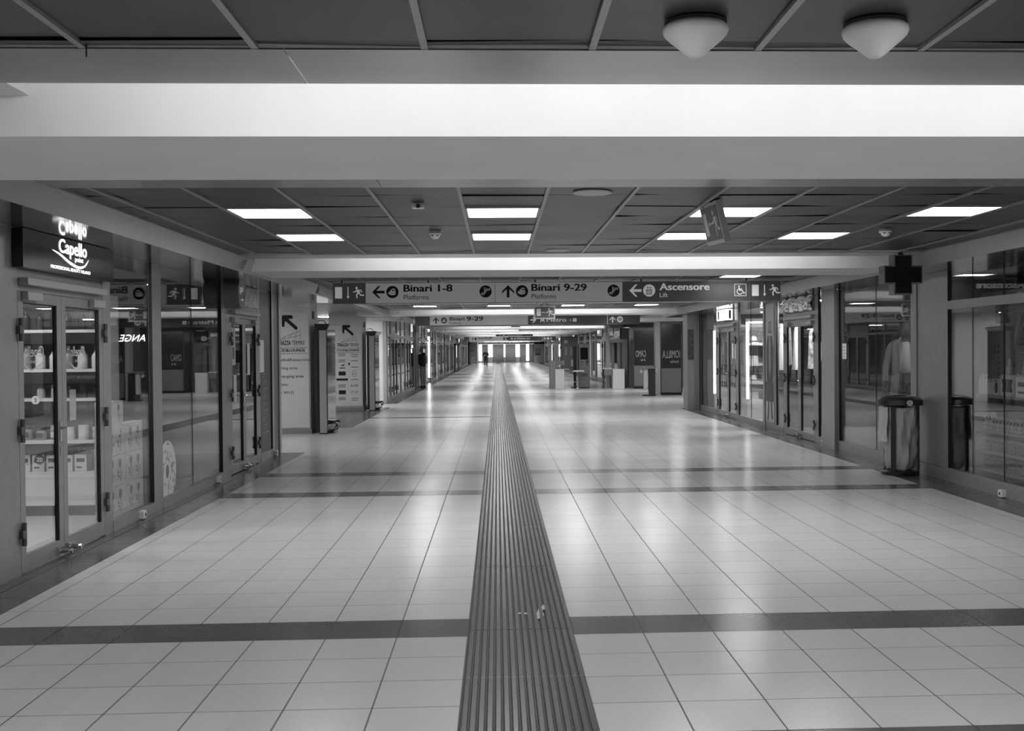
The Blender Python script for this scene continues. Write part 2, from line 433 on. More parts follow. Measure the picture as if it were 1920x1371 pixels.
for i, b in enumerate(BEAMS):
    strips = MB(); beams = MB(); coves = MB()
    s0 = zones[i][1]; s1 = b-.49 if i == 0 else b-.39
    e1 = zones[i+1][0]
    xe0, xe1 = XA, XB
    wide = i in (4, 5)
    bx1 = 8.6 if wide else XR+.3
    # metal strips before the slot and behind the beam
    for (a, c) in ((s0, s1), (b+1.22, e1)):
        cut = -.75+.05*i
        strips.box(XA-.1, cut, a, c, ZC-.006, ZC); strips.box(cut+.004, XB+.1, a, c, ZC-.006, ZC)
    # beam
    beams.box(XL-.2, bx1, b, b+1.22, 2.58, 3.15)
    # slot: top, near side, end blocks
    coves.box(-2.05, (8.2 if wide else 4.1), s0, b, 3.10, 3.15)
    coves.box(-2.05, (8.2 if wide else 4.1), s0, s0+.03, ZC-.001, 3.12)
    coves.box(XA-.2, -2.05, s1-.1, b, 2.76, 3.15)
    if not wide: coves.box(4.1, XB+.4, s1-.1, b, 2.76, 3.15)
    struct('trim_1', strips, ALU); struct('trim_2', beams, BEAM); struct('trim_3', coves, WHITE)
TUBE = emis('cove_tube', 1.0, COVE_L)
for i, b in enumerate(BEAMS):
    s0 = zones[i][1]; s1 = b-.49 if i == 0 else b-.39
    t = thing('cove_light', (1.0, s0+.1, ZC+.01), 'long fluorescent strip hidden in the slot before a ceiling beam', 'light', 'cove lights along the ceiling beams')
    xe = 7.9 if i in (4, 5) else 3.75
    mb = MB(); mb.box(-1.7, xe, s0+.06, s0+.10, ZC, ZC+.15); mb.build('batten', WHITE, t)
    mb = MB(); mb.cyl((-1.65, s0+.13, ZC+.16), .02, xe+1.6, 'x', 10); mb.build('tube', TUBE, t)

# ---------------- lights in the ceiling
DIFF = emis('light_panel', 1.0, PANEL_L)
rows_seen = sorted({(zi, round(y, 2)) for _, y, zi in light_cells}, key=lambda q: q[1])
CN = {-2.05: 'hair shop side', -.25: 'above the rubber strip', 1.55: 'between strip and pharmacy side', 3.35: 'pharmacy side'}
def cname(u): return min(CN.items(), key=lambda q: abs(q[0]-u))[1]
rown = {}
for k, (zi, y) in enumerate([q for q in rows_seen if q[1] > 7]):
    rown[(zi, y)] = ('first row beyond the near beam', 'second row beyond the near beam', 'row just before the big hanging sign', 'row just beyond the big hanging sign',
                     'first row before the second sign', 'last row before the second sign')[k] if k < 6 else None
proto = None
for u, y, zi in light_cells:
    rn = rown.get((zi, round(y, 2)))
    if y < 7: lab, grp = f'square ceiling light overhead before the near beam, {cname(u)}', 'ceiling lights above the camera'
    elif rn: lab, grp = f'square ceiling light, {cname(u)}, {rn}', 'square ceiling light panels'
    else: lab, grp = 'square white ceiling light panel far down the passage beyond the second hanging sign', 'distant ceiling lights'
    c = (u+.3, y+.3, ZC)
    if proto is None:
        t = thing('ceiling_light', c, lab, 'ceiling light', grp)
        f = MB()
        for (a0, a1, b0, b1) in ((u+.014, u+.03, y+.01, y+.59), (u+.57, u+.586, y+.01, y+.59), (u+.03, u+.57, y+.01, y+.025), (u+.03, u+.57, y+.575, y+.59)):
            f.box(a0, a1, b0, b1, ZC-.003, ZC+.02)
        f.build('frame', LGREY, t)
        g = MB(); g.quad((u+.03, y+.575, ZC+.004), (u+.57, y+.575, ZC+.004), (u+.57, y+.025, ZC+.004), (u+.03, y+.025, ZC+.004)); g.build('diffuser', DIFF, t)
        proto = t
    else: dup(proto, c, lab, grp)

# ---------------- soffits and fascias along both sides
def side_band(y0, y1, side, capnear=False):
    f = MB(); s = MB()
    if side < 0:
        lo, hi, w = -2.925, -2.86, XL
    else: lo, hi, w = 4.885, 4.84, XR
    t = .02*(-1 if side < 0 else 1)
    f.prism([(lo, ZS), (hi, ZC), (hi+t, ZC+.1), (lo+2*t, ZS+.01)], 'y', y0, y1)
    s.box(lo, w+.3*side, y0, y1, ZS+.002, ZS+.02)
    # end caps
    for yy in (y0, y1):
        f.prism([(lo, ZS), (hi, ZC), (w, ZC), (w, ZS)], 'y', yy-.004, yy+.004)
    return f, s
for side, runs in ((-1, ((-6, 20.6), (33.3, 128))), (1, ((-6, 31.6), (46.5, 128)))):
    for a, b in runs:
        f, s = side_band(a, b, side)
        struct('trim_4' if side < 0 else 'trim_5', f, FASCIA); struct('trim_6' if side < 0 else 'trim_7', s, SOFFIT)
# small triangular end plates where the fascias meet the second beam
m = MB(); m.prism([(-2.99, 2.69), (-2.83, 2.665), (-2.885, 2.545)], 'y', 12.40, 12.43); m.prism([(4.83, 2.70), (4.96, 2.66), (4.90, 2.56)], 'y', 12.9, 12.93)
struct('trim_8', m, FASCIA)
# hanging end of ceiling wiring near the camera
m = MB(); m.tube([(-1.43, 3.86, 2.72), (-1.43, 3.86, 2.66)], .0025, 6)
tag(m.build('wire_end', BLACK), 'short black wire end hanging from the ceiling edge before the near beam', 'wire')

# ---------------- side passages, outer walls
m = MB()
m.box(XL-.12, XL, -6, 7.80, 0, ZS)                         # wall before the hair shop
struct('wall_left', m, WALLP)
m = MB(); m.box(XR, XR+.12, -6, 5.5, 0, ZS); struct('wall_right', m, WALLP)
m = MB(); m.box(-16, 16, -6.1, -6, 0, 3.2); struct('wall_back', m, mat('wall_dark', .22, .7))
# left passage between the two blocks
m = MB(); m.box(-16, XL, 33.3, 33.42, 0, ZC)
struct('wall_left', m, WHITE)
m = MB(); m.box(-16, XL, 17.45, 17.55, 0, ZC); struct('wall_left', m, WALLP)
m = MB(); m.box(-12.1, -12, 17.5, 33.3, 0, ZC); struct('wall_left', m, WALLP)
m = MB(); m.box(-5.2, -2.93, 33.16, 33.28, 2.55, 2.74); struct('trim_31', m, WHITE)
m = MB()
for k in range(46):
    y = 19.9+k*.29
    m.box(-12, -3.0, y, y+.2, 2.66, 2.70)
m.box(-3.05, XA, 17.5, 33.3, 2.56, 2.7)
struct('ceiling', m, mat('slat_metal', .4, .35, .6))
# right passage
m = MB(); m.box(XR+.1, 14, 29.3, 29.42, 0, ZC); struct('wall_right', m, WALLP)
m = MB(); m.box(13.9, 14, 29.4, 47, 0, ZC); struct('wall_right', m, WALLP)
m = MB(); m.box(XR, 14, 46.9, 47.0, 0, ZC); struct('wall_right', m, mat('passage_wall', .25, .6))
m = MB(); m.box(XB, 14, 30, 46.5, ZC+.0, ZC+.03); struct('ceiling', m, mat('passage_ceiling', .35, .6))

# ---------------- pillars of the left passage (white, with printed information)
for y in (21.5, 29.8):
    m = MB(); m.box(-4.62, -3.70, y, y+.85, .09, 2.7); struct('wall_left', m, mat('pillar_paint', .60, .55))
    m = MB(); m.box(-4.64, -3.68, y-.015, y+.87, 0, .09); struct('baseboard_left', m, MGREY)
# right-hand pillar beside the clothes shop
m = MB(); m.box(5.07, 5.25, 28.62, 29.3, 0, ZS); m.box(5.25, 5.42, 28.78, 29.3, 0, ZS); struct('wall_right', m, FRAME)

# ---------------- far end: stairs up to daylight
E0 = 140.0
m = MB()
for (a, b) in ((-16, -2.45), (4.75, 16)): m.box(a, b, E0, E0+.3, 0, 3.2)
m.box(-16, 16, E0, E0+.3, 2.42, 3.2)
struct('wall_front', m, mat('end_wall', .38, .6))
m = MB(); m.box(-3.5, -2.5, E0-6, E0-.02, 0, 2.7); struct('wall_left', m, mat('end_wall_left', .42, .6))
st = MB()
for k in range(16):
    st.box(-2.45, 4.75, E0+.6+.30*k, E0+6.2, .17*k, .17*(k+1))
STT = thing('stairs', (1.15, E0+.6, 0), 'wide dark stone stairs rising to daylight at the far end of the passage', 'stairs'); st.build('flight', mat('stair_stone', .10, .5), STT)
ns = MB()
for k in range(16): ns.box(-2.45, 4.75, E0+.59+.30*k, E0+.63+.30*k, .17*(k+1), .17*(k+1)+.012)
ns.build('nosing', mat('nosing', .6, .4), STT)
m = MB(); m.box(-6, 8, E0+6.6, E0+6.7, 0, 5); struct('wall_front', m, mat('stair_back', .5, .6))
DAY = emis('daylight_cladding', 1.0, 2.2)  # emission stands in for daylight falling on the white posts
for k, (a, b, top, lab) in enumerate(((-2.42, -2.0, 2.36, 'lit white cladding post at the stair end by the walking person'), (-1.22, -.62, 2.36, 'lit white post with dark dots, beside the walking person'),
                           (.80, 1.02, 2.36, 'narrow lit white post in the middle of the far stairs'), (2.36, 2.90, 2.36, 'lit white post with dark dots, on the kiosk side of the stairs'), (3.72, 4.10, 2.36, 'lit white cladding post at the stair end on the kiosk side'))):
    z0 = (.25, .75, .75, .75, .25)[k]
    t = thing('daylit_post', ((a+b)/2, E0+.2, 0), lab, 'light post')
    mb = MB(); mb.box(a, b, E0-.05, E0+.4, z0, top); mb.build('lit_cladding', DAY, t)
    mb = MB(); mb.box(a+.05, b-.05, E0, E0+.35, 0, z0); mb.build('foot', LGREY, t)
    if k in (1, 3):
        d = Draw((0, E0-.05, 0), (1, 0, 0), (0, 0, 1), .004)
        for q in range(9): d.disc((a+b)/2+.03, z0+.12+q*.17, .055, n=10)
        d.mb.build('dots', BLACK, t)
m = MB(); m.quad((-2.3, E0-2.2, .004), (4.6, E0-2.2, .004), (4.6, E0+.4, .004), (-2.3, E0+.4, .004)); struct('floor', m, mat('stair_glare', .8, .25))  # pale quad paints the daylight glare at the stair foot
sk = MB(); sk.quad((-2.4, E0+.4, 2.41), (4.7, E0+.4, 2.41), (4.7, E0+6.5, 5), (-2.4, E0+6.5, 5))
struct('window_1', sk, emis('stair_daylight', 1.0, 3.0))  # glowing sheet stands in for daylight above the stairs
# ================================================================== shop fronts
WN = [1]; DN = [0]
class Front:
    """shop front along Y on the plane X; d grows into the shop"""
    def __init__(s, side): s.side = side; s.X = XL if side < 0 else XR
    def x(s, d): return s.X+s.side*d
    def bx(s, mb, y0, y1, z0, z1, d0, d1, mi=0): return mb.box(s.x(d0), s.x(d1), y0, y1, z0, z1, mi)
    def draw(s, d=0.0, lift=.003):
        # right vector as read from the corridor: left front reads towards +Y, right front towards -Y
        r = (0, 1, 0) if s.side < 0 else (0, -1, 0)
        return Draw((s.x(d), 0, 0), r, (0, 0, 1), lift)
    def window(s, y0, y1, z0=.10, z1=ZS, sill=True, posts=(.05, .05), transom=None, seams=(), gd=.005, simple=False, m=None):
        WN[0] += 1; y = (y0+y1)/2; M_ = m or FRAME
        t = thing(f'window_{WN[0]}', (s.x(0), y, 0), kind='structure')
        f = MB()
        s.bx(f, y0, y0+posts[0], 0, z1, -.02, .02); s.bx(f, y1-posts[1], y1, 0, z1, -.02, .02)
        if sill: s.bx(f, y0+posts[0], y1-posts[1], 0, z0, -.025, .02)
        if transom: s.bx(f, y0+posts[0], y1-posts[1], transom[0], transom[1], -.02, .02)
        f.build('frame', M_, t)
        if not simple:
            g = MB(); s.bx(g, y1-posts[1]-.006, y1-posts[1], z0, z1, -.018, .014); s.bx(g, y0+posts[0], y0+posts[0]+.006, z0, z1, -.018, .014)
            for q in seams: s.bx(g, q-.004, q+.004, z0, z1, gd-.003, gd+.012)
            g.build('gasket', GASKET, t)
        p = MB()
        zz = [(z0, z1)] if not transom else [(z0, transom[0]), (transom[1], z1)]
        for a, b in zz:
            if simple: s.bx(p, y0+posts[0], y1-posts[1], a, b, gd, gd+.004)
            else: s.bx(p, y0+posts[0]+.006, y1-posts[1]-.006, a, b, gd, gd+.01)
        p.build('pane', GLASS, t)
        return t
    def door(s, y0, ym, y1, zt=2.08, head=2.25, detail=True, bar=False):
        DN[0] += 1
        t = thing(f'door_{DN[0]}', (s.x(0), (y0+y1)/2, 0), kind='structure')
        f = MB()
        s.bx(f, y0-.14, y0, 0, ZS, -.02, .03); s.bx(f, y1, y1+.14, 0, ZS, -.02, .03)
        s.bx(f, y0, y1, zt+.008, head, -.015, .08)
        s.bx(f, y0, y1, head, ZS, .02, .06)
        f.build('frame', FRAME, t)
        for k, (a, b) in enumerate(((y0+.006, ym-.003), (ym+.003, y1-.006))):
            lf = MB(); w = .085
            s.bx(lf, a, a+w, .012, zt, -.02, .012); s.bx(lf, b-w, b, .012, zt, -.02, .012)
            s.bx(lf, a+w, b-w, .012, .135, -.02, .012); s.bx(lf, a+w, b-w, zt-.075, zt, -.02, .012)
            leaf = lf.build('leaf', FRAME, t)
            g = MB(); s.bx(g, b-w-.010, b-w, .135, zt-.075, -.018, .012); s.bx(g, a+w, b-w-.012, zt-.083, zt-.075, -.018, .012)
            g.build('gasket', GASKET, leaf)
            p = MB(); s.bx(p, a+w, b-w-.010, .135, zt-.083, .0, .006); p.build('pane', GLASS, leaf)
            yh = a-.004 if k == 0 else b+.004
            for zc in ((.30, 1.06, 1.80) if detail else (.35, 1.8)):
                h = MB(); s.bx(h, yh-.032, yh+.032, zc-.03, zc+.03, -.05, -.018)
                h.cyl((s.x(-.045), yh, zc-.085), .018, .055, 'z', 10); h.cyl((s.x(-.045), yh, zc+.03), .018, .055, 'z', 10)
                h.build('hinge', mat('hinge_metal', .09, .4, .4), leaf)
            if detail:
                c = MB(); yc = a+.06 if k == 0 else b-.06-.26
                c.rbox(s.x(-.075), s.x(-.02), yc, yc+.26, zt-.062, zt+.005, .008); c.build('door_closer', mat('closer_grey', .42, .4, .2), leaf)
                st = MB(); ys = b-.16 if k == 0 else a+.02
                s.bx(st, ys, ys+.1, .02, .09, -.05, -.02); st.cyl((s.x(-.05), ys+.05, .055), .024, .05*(-s.side), 'x', 10, .012)
                st.cyl((s.x(-.11), ys+.05, .055), .02, .02, 'x', 10); st.build('floor_bolt', CHROME, leaf)
            if k == 0:
                h = MB(); hz = 1.03
                s.bx(h, b-.062, b-.028, hz-.11, hz+.05, -.028, -.02)
                h.tube([(s.x(-.02), b-.045, hz), (s.x(-.065), b-.045, hz), (s.x(-.07), b-.16, hz)], .009, 8)
                s.bx(h, b-.058, b-.032, hz-.22, hz-.15, -.03, -.02)
                h.build('handle', CHROME, leaf)
        if detail:
            b_ = MB(); b_.rbox(s.x(-.09), s.x(-.015), y0+.03, y1-.06, zt+.05, zt+.105, .006)
            b_.build('guide_rail', mat('closer_grey', .42, .4, .2), t)
        if bar:
            h = MB()
            for (a, b) in ((ym-.38, ym-.1), (ym+.1, ym+.42)):
                h.tube([(s.x(-.07), a, .72), (s.x(-.07), a, 1.24), (s.x(-.07), b, 1.24), (s.x(-.07), b, .72)], .012, 8, closed=True)
            h.build('pull_handle', DGREY, t)
        return t
    def panel(s, y0, y1, m, name, z0=0, z1=ZS, d0=-.02, d1=.07):
        mb = MB(); s.bx(mb, y0, y1, z0, z1, d0, d1); return struct(name, mb, m)
Lf, Rf = Front(-1), Front(1)

# ---- left block (near): hair shop, then a food shop
Lf.door(8.04, 8.83, 9.74)
Lf.panel(7.70, 7.90, FRAME, 'trim_10')
Lf.window(9.88, 11.39, posts=(.05, .27))
Lf.window(11.39, 14.17, posts=(.02, .30), seams=(12.6,))
Lf.door(14.30, 15.08, 15.90)
Lf.window(16.04, 16.95, posts=(.02, .03), z0=.12)
Lf.panel(16.95, 17.05, FRAME, 'trim_11'); Lf.panel(17.05, 17.42, mat('jamb_dark', .10, .4), 'trim_12', d0=-.01); Lf.panel(17.42, 17.56, FRAME, 'trim_13', d0=-.03)
# ---- right block (near): pharmacy, clothes shops
Rf.window(5.5, 12.86, posts=(.1, .13), transom=(2.065, 2.165), seams=(8.3, 9.06, 9.82, 10.58, 11.34, 12.1), z0=.16)
Rf.panel(12.86, 13.70, FRAME, 'trim_14', z0=.15, d0=-.005); Rf.panel(12.86, 13.70, FRAME, 'trim_15', z1=.145, d0=-.025)
Rf.window(13.70, 16.90, posts=(.19, .03), seams=(15.25,), z0=.14)
Rf.panel(16.90, 17.58, FRAME, 'trim_16', d0=-.08)
Rf.window(17.58, 18.02, posts=(.03, .06), z0=.12)
Rf.door(18.15, 19.1, 20.02)
Rf.window(20.15, 20.82, posts=(.03, .1), z0=.12)
Rf.panel(20.82, 21.62, FRAME, 'trim_17', d0=0)
Rf.window(21.62, 24.05, posts=(.14, .06), z0=.12, seams=(22.9,))
Rf.door(24.18, 25.1, 26.2, bar=True)
Rf.window(26.33, 28.5, posts=(.05, .06), z0=.12)
# ---- far blocks: repeated shop fronts
def far_block(F, y, yend, pat, start=0):
    k = start
    while y < yend-1:
        kind, w = pat[k % len(pat)]; k += 1
        w = min(w, yend-y)
        if kind == 'w': F.window(y, y+w, posts=(.05, .05), transom=(2.09, 2.17), z0=.12, simple=True)
        elif kind == 'p': F.panel(y, y+w, random.choice([FRAME, mat('front_panel', .32, .5), DGREY, mat('front_pale', .6, .5)]), 'trim_20', d0=-.05)
        elif kind == 'd' and w > 1.9: F.door(y+.14, y+w/2, y+w-.14, detail=False)
        y += w
far_block(Lf, 34.2, 48.2, (('p', .25), ('w', 1.2), ('d', 2.3), ('w', 1.5), ('w', 1.8), ('d', 2.5), ('w', 2.2), ('p', 2.2)))
Lf.panel(33.4, 34.2, mat('front_pale', .6, .5), 'trim_21', d0=-.02)
far_block(Lf, 48.2, 84.5, (('w', 2.0), ('d', 2.4), ('w', 3.2), ('p', .6), ('w', 2.6), ('d', 2.4), ('p', .9), ('w', 2.0)))
Lf.panel(84.5, 92, mat('front_panel', .32, .5), 'trim_22', d0=0)
far_block(Lf, 92, 128, (('w', 3.0), ('p', .5), ('d', 2.4), ('w', 4.2), ('p', 1.2)))
far_block(Rf, 47.0, 62, (('p', .3), ('w', 3.0), ('w', 3.0), ('d', 2.4), ('w', 3.4)))
far_block(Rf, 62, 126, (('p', .8), ('w', 2.6), ('d', 2.4), ('w', 3.4), ('p', 1.4), ('w', 2.0)))

# ---- shop interiors: floors, back walls, dividing walls, ceilings
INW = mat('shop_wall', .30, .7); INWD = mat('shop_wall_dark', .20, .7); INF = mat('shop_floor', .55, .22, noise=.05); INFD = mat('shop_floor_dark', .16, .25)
def room(F, y0, y1, depth, wall, flo, name, zc=2.75):
    m = MB(); F.bx(m, y0, y1, 0, zc, depth, depth+.1); F.bx(m, y0-.04, y0+.04, 0, zc, .09, depth); F.bx(m, y1-.04, y1+.04, 0, zc, .09, depth)
    struct('wall_left' if F.side < 0 else 'wall_right', m, wall)
    m = MB(); F.bx(m, y0+.04, y1-.04, .004, .012, .08, depth); struct('floor', m, flo)
    m = MB(); F.bx(m, y0, y1, ZS+.03, ZS+.08, .07, depth); struct('ceiling', m, INWD)
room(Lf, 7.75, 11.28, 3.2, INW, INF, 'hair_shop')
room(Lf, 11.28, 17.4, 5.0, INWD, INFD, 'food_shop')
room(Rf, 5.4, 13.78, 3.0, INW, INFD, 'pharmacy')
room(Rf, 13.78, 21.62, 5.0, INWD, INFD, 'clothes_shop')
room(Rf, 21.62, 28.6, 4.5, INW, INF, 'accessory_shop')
m = MB(); m.box(XL-3.0, XL-2.9, 33.5, 128, 0, ZC); struct('wall_left', m, INW)
m = MB(); m.box(XR+2.9, XR+3.0, 47, 126, 0, ZC); struct('wall_right', m, INW)
m = MB(); m.box(XL-3.0, XL-.07, 33.5, 128, 2.57, 2.62); m.box(XR+.07, XR+3.0, 47, 126, 2.57, 2.62); struct('ceiling', m, INWD)
# divisions in the far shops
for y in range(40, 128, 8): m = MB(); m.box(XL-2.9, XL-.1, y, y+.1, 0, ZC); struct('wall_left', m, WALLP)
for y in range(54, 126, 8): m = MB(); m.box(XR+.1, XR+2.9, y, y+.1, 0, ZC); struct('wall_right', m, WALLP)
SL = emis('shop_light', 1.0, SHOP_L)
def shop_light(x, y, w, l, lab, grp=None, z=ZS-.01, strong=None):
    t = thing('shop_light', (x, y, z), lab, 'ceiling light', grp)
    mb = MB(); mb.box(x-w/2-.02, x+w/2+.02, y-l/2-.02, y+l/2+.02, z, z+.05); mb.build('housing', LGREY, t)
    mb = MB(); mb.box(x-w/2, x+w/2, y-l/2, y+l/2, z-.012, z+.001); mb.build('diffuser', strong or SL, t)
HL = emis('hair_shop_light', 1, 42.0)
shop_light(-4.6, 9.2, 1.1, .16, 'white strip light on the hair shop ceiling, nearer of the two', strong=HL)
shop_light(-4.6, 10.2, 1.1, .12, 'white strip light on the hair shop ceiling, further of the two', strong=HL)
shop_light(-5.9, 9.0, .6, 1.2, 'square light deep in the hair shop ceiling', strong=emis('dim_light', 1, 11.0))
shop_light(-5.2, 14.4, 1.2, .1, 'dim strip light at the back of the food shop', strong=emis('dim_light', 1, 11.0))
shop_light(7.3, 11.6, .12, 1.2, 'strip light at the back of the pharmacy ceiling', strong=emis('dim_light', 1, 11.0))
shop_light(6.9, 10.2, .12, 1.2, 'strip light inside the pharmacy ceiling near the window', strong=emis('dim_light', 1, 11.0))
shop_light(7.2, 17.6, .12, .8, 'strip light inside the dark clothes shop', strong=emis('dim_light', 1, 11.0))
AL = emis('accessory_fill', 1, 75.0)
shop_light(6.1, 23.3, .5, .9, 'added fill light over the lit accessory shelves', strong=AL)  # unseen lamp added to brighten the hat shelves
shop_light(6.3, 14.5, .5, .3, 'added fill light over the window mannequin', strong=emis('window_light', 1, 36.0))  # unseen lamp added so the mannequin shows up
shop_light(6.1, 20.45, .8, .25, 'added fill light before the hanging garments', strong=emis('garment_fill', 1, 150.0))  # unseen lamp added to lift the white garments out of the dark
shop_light(6.8, 26.4, .3, 1.2, 'ceiling light at the far end of the accessory shop', None)
for k, y in enumerate(range(36, 128, 8)): shop_light(XL-1.2, y, .8, .3, 'ceiling light inside a distant shop beyond the standing man', 'distant shop lights on the hair shop side')
for k, y in enumerate(range(50, 126, 8)): shop_light(XR+1.2, y, .8, .3, 'ceiling light inside a distant shop beyond the ticket machine', 'distant shop lights on the kiosk side')
PL = emis('passage_fill', 1, 36.0)  # unseen passage lamps, added to brighten pillars, white wall and kiosks
for (x, y, lab) in ((-5.6, 19.4, 'added fill light in the slatted side passage ceiling, before the nearer pillar'), (-5.6, 27.4, 'added fill light in the slatted side passage ceiling, before the further pillar'), (-4.7, 31.6, 'added fill light in the slatted side passage ceiling, by the far white wall'), (-9.5, 24.0, 'added fill light deep in the slatted passage ceiling')):
    shop_light(x, y, .9, .6, lab, z=2.635, strong=PL)
for (x, y, lab) in ((6.0, 34.2, 'added ceiling fill light before the nearer dark kiosk'), (6.6, 41.5, 'added ceiling fill light between the two dark kiosks'), (10.5, 38.0, 'added ceiling fill light deep in the passage behind the kiosks')):
    shop_light(x, y, .9, .6, lab, z=2.69, strong=PL)
# small white floor guide boxes at the foot of the frames
def foot_box(F, y, lab):
    t = thing('floor_socket', (F.x(-.05), y, 0), lab, 'socket box', 'white socket boxes along the shop front feet')
    mb = MB(); mb.rbox(F.x(-.075), F.x(-.02), y-.045, y+.045, .006, .085, .008); mb.build('case', PAPER, t)
    mb = MB(); mb.cyl((F.x(-.074), y+.0, .045), .016, .004*(-F.side), 'x', 14); mb.build('keyhole', BLACK, t)
foot_box(Lf, 10.66, 'white box at the foot of the frame under the printed flower cartons')
foot_box(Lf, 13.55, 'white box at the foot of the frame beyond the dotted round sticker')
foot_box(Lf, 17.0, 'white box at the foot of the dark menu poster pane')
foot_box(Rf, 11.28, 'white box at the foot of the pharmacy window')
foot_box(Rf, 17.62, 'white box at the foot of the pilaster by the glass doors')
# ================================================================== hanging signs
SG_L, SG_D = lit('sign_light', .22, .12), lit('sign_dark', .03, .018, .4)
INK, INKW = mat('sign_ink', .008, .5), lit('sign_white', .5, .22, .5)
PANELS = []
def board(y, x0, x1, z0, z1, parts, label, cat='sign', t=.12, edge=True):
    """parts: list of (x0,x1,material,name)"""
    PANELS.clear(); th = thing('hanging_sign', ((x0+x1)/2, y, (z0+z1)/2), label, cat)
    if edge:
        m = MB(); m.box(x0, x1, y+.004, y+t, z0-.006, z1+.006); m.box(x0, x1, y-.004, y+.01, z0-.008, z0); m.box(x0, x1, y-.004, y+.01, z1, z1+.006)
        m.build('case', mat('sign_case', .22, .35, .5), th)
    for a, b, mm, nm in parts:
        m = MB(); m.box(a+.003, b-.003, y, y+.01, z0, z1); PANELS.append(m.build(nm, mm, th))
    return th
def face(y): return Draw((0, y, 0), (1, 0, 0), (0, 0, 1), .003)
def finish(d, th, name, mats): d.mb.build(name, mats, th)
def lift(d, x, y, r, k=0, dark=0, light=1):
    d.disc(x, y, r, k, light); k += .0004
    d.stroke([(x-.42*r, y-.6*r), (x+.42*r, y-.6*r), (x+.42*r, y+.12*r), (x-.42*r, y+.12*r), (x-.42*r, y-.6*r)], .11*r, k, dark)
    for dx in (-.22, 0, .22): d.stroke([(x+dx*r, y-.45*r), (x+dx*r, y-.12*r)], .1*r, k, dark); d.disc(x+dx*r, y-.02*r, .07*r, k, dark, 10)
    d.arrow(x-.22*r, y+.46*r, .4*r, math.pi/2, .1*r, k, dark); d.arrow(x+.22*r, y+.46*r, .4*r, -math.pi/2, .1*r, k, dark)
def wheelchair(d, x, y, h, k=0, mi=1):
    d.stroke([(x-h/2, y-h/2), (x+h/2, y-h/2), (x+h/2, y+h/2), (x-h/2, y+h/2), (x-h/2, y-h/2)], .05*h, k, mi)
    d.disc(x-.12*h, y+.32*h, .075*h, k, mi, 12)
    d.stroke([(x-.12*h, y+.22*h), (x-.08*h, y-.02*h), (x+.16*h, y-.02*h), (x+.28*h, y-.28*h), (x+.38*h, y-.24*h)], .085*h, k, mi)
    d.stroke([(x-.06*h, y+.1*h), (x+.12*h, y+.1*h)], .06*h, k, mi)
    d.stroke([(x-.06*h+.23*h*math.cos(a), y-.14*h+.23*h*math.sin(a)) for a in [math.radians(q) for q in range(110, 350, 20)]], .07*h, k, mi)
def metro_m(d, x, y, h, k=0, mi=1):
    d.stroke([(x-.5*h, y-.5*h), (x-.3*h, y+.4*h), (x, y-.3*h), (x+.3*h, y+.4*h), (x+.5*h, y-.5*h)], .2*h, k, mi)
# --- nearest sign
Y1, Z0, Z1 = 16.7, 2.36, 2.665
th = board(Y1, -2.52, 4.43, Z0, Z1, [(-2.52, -2.02, SG_D, 'exit_panel'), (-2.02, -.03, SG_L, 'light_panel'), (-.03, 1.95, SG_L, 'light_panel'), (1.95, 3.94, SG_D, 'dark_panel'), (3.94, 4.43, SG_D, 'exit_panel')],
           'big hanging sign in front reading Binari 1-8, Binari 9-29 and Ascensore')
X1 = lambda px: .008274*px-7.68
d = face(Y1); zc = 2.53
d.arrow(X1(708), zc, .19, math.pi, .042); d.train(X1(734), zc, .095)
d.text('Binari 1-8', X1(755), 2.535, .107, .035, X1(845)-X1(755)); d.text('Platforms', X1(755), 2.415, .072, 0, X1(801)-X1(755))
d.escalator(X1(907), zc, .095); finish(d, PANELS[1], 'lettering', [INK, SG_L]); d = face(Y1)
d.arrow(X1(949), zc, .19, math.pi/2, .042); d.train(X1(975), zc, .095)
d.text('Binari 9-29', X1(993), 2.535, .107, .035, X1(1096)-X1(993)); d.text('Platforms', X1(993), 2.415, .072, 0, X1(1039)-X1(993))
d.escalator(X1(1147), zc, .095); finish(d, PANELS[2], 'lettering', [INK, SG_L])
d = face(Y1)
d.arrow(X1(1188), zc, .19, math.pi, .042, mi=1); lift(d, X1(1214), zc, .095)
d.text('Ascensore', X1(1234), 2.535, .107, .035, X1(1328)-X1(1234), mi=1); d.text('Lift', X1(1234), 2.425, .07, 0, X1(1249)-X1(1234), mi=1)
wheelchair(d, X1(1387), zc, .18); finish(d, PANELS[3], 'lettering', [SG_D, INKW])
for a in (628, 1409):
    d = face(Y1)
    d.rect(X1(a), 2.435, X1(a+13), 2.61, mi=1); d.thin_arrow(X1(a+24), 2.52, .18, .014, mi=1); d.runner(X1(a+43), 2.525, .17, mi=1); finish(d, PANELS[0 if a < 900 else 4], 'pictogram', [SG_D, INKW])
m = MB()
for px in (640, 800, 1000, 1200, 1400): m.tube([(X1(px), Y1+.06, Z1), (X1(px), Y1+.06, ZC+.01)], .012, 8)
m.build('hanger', BLACK, th)
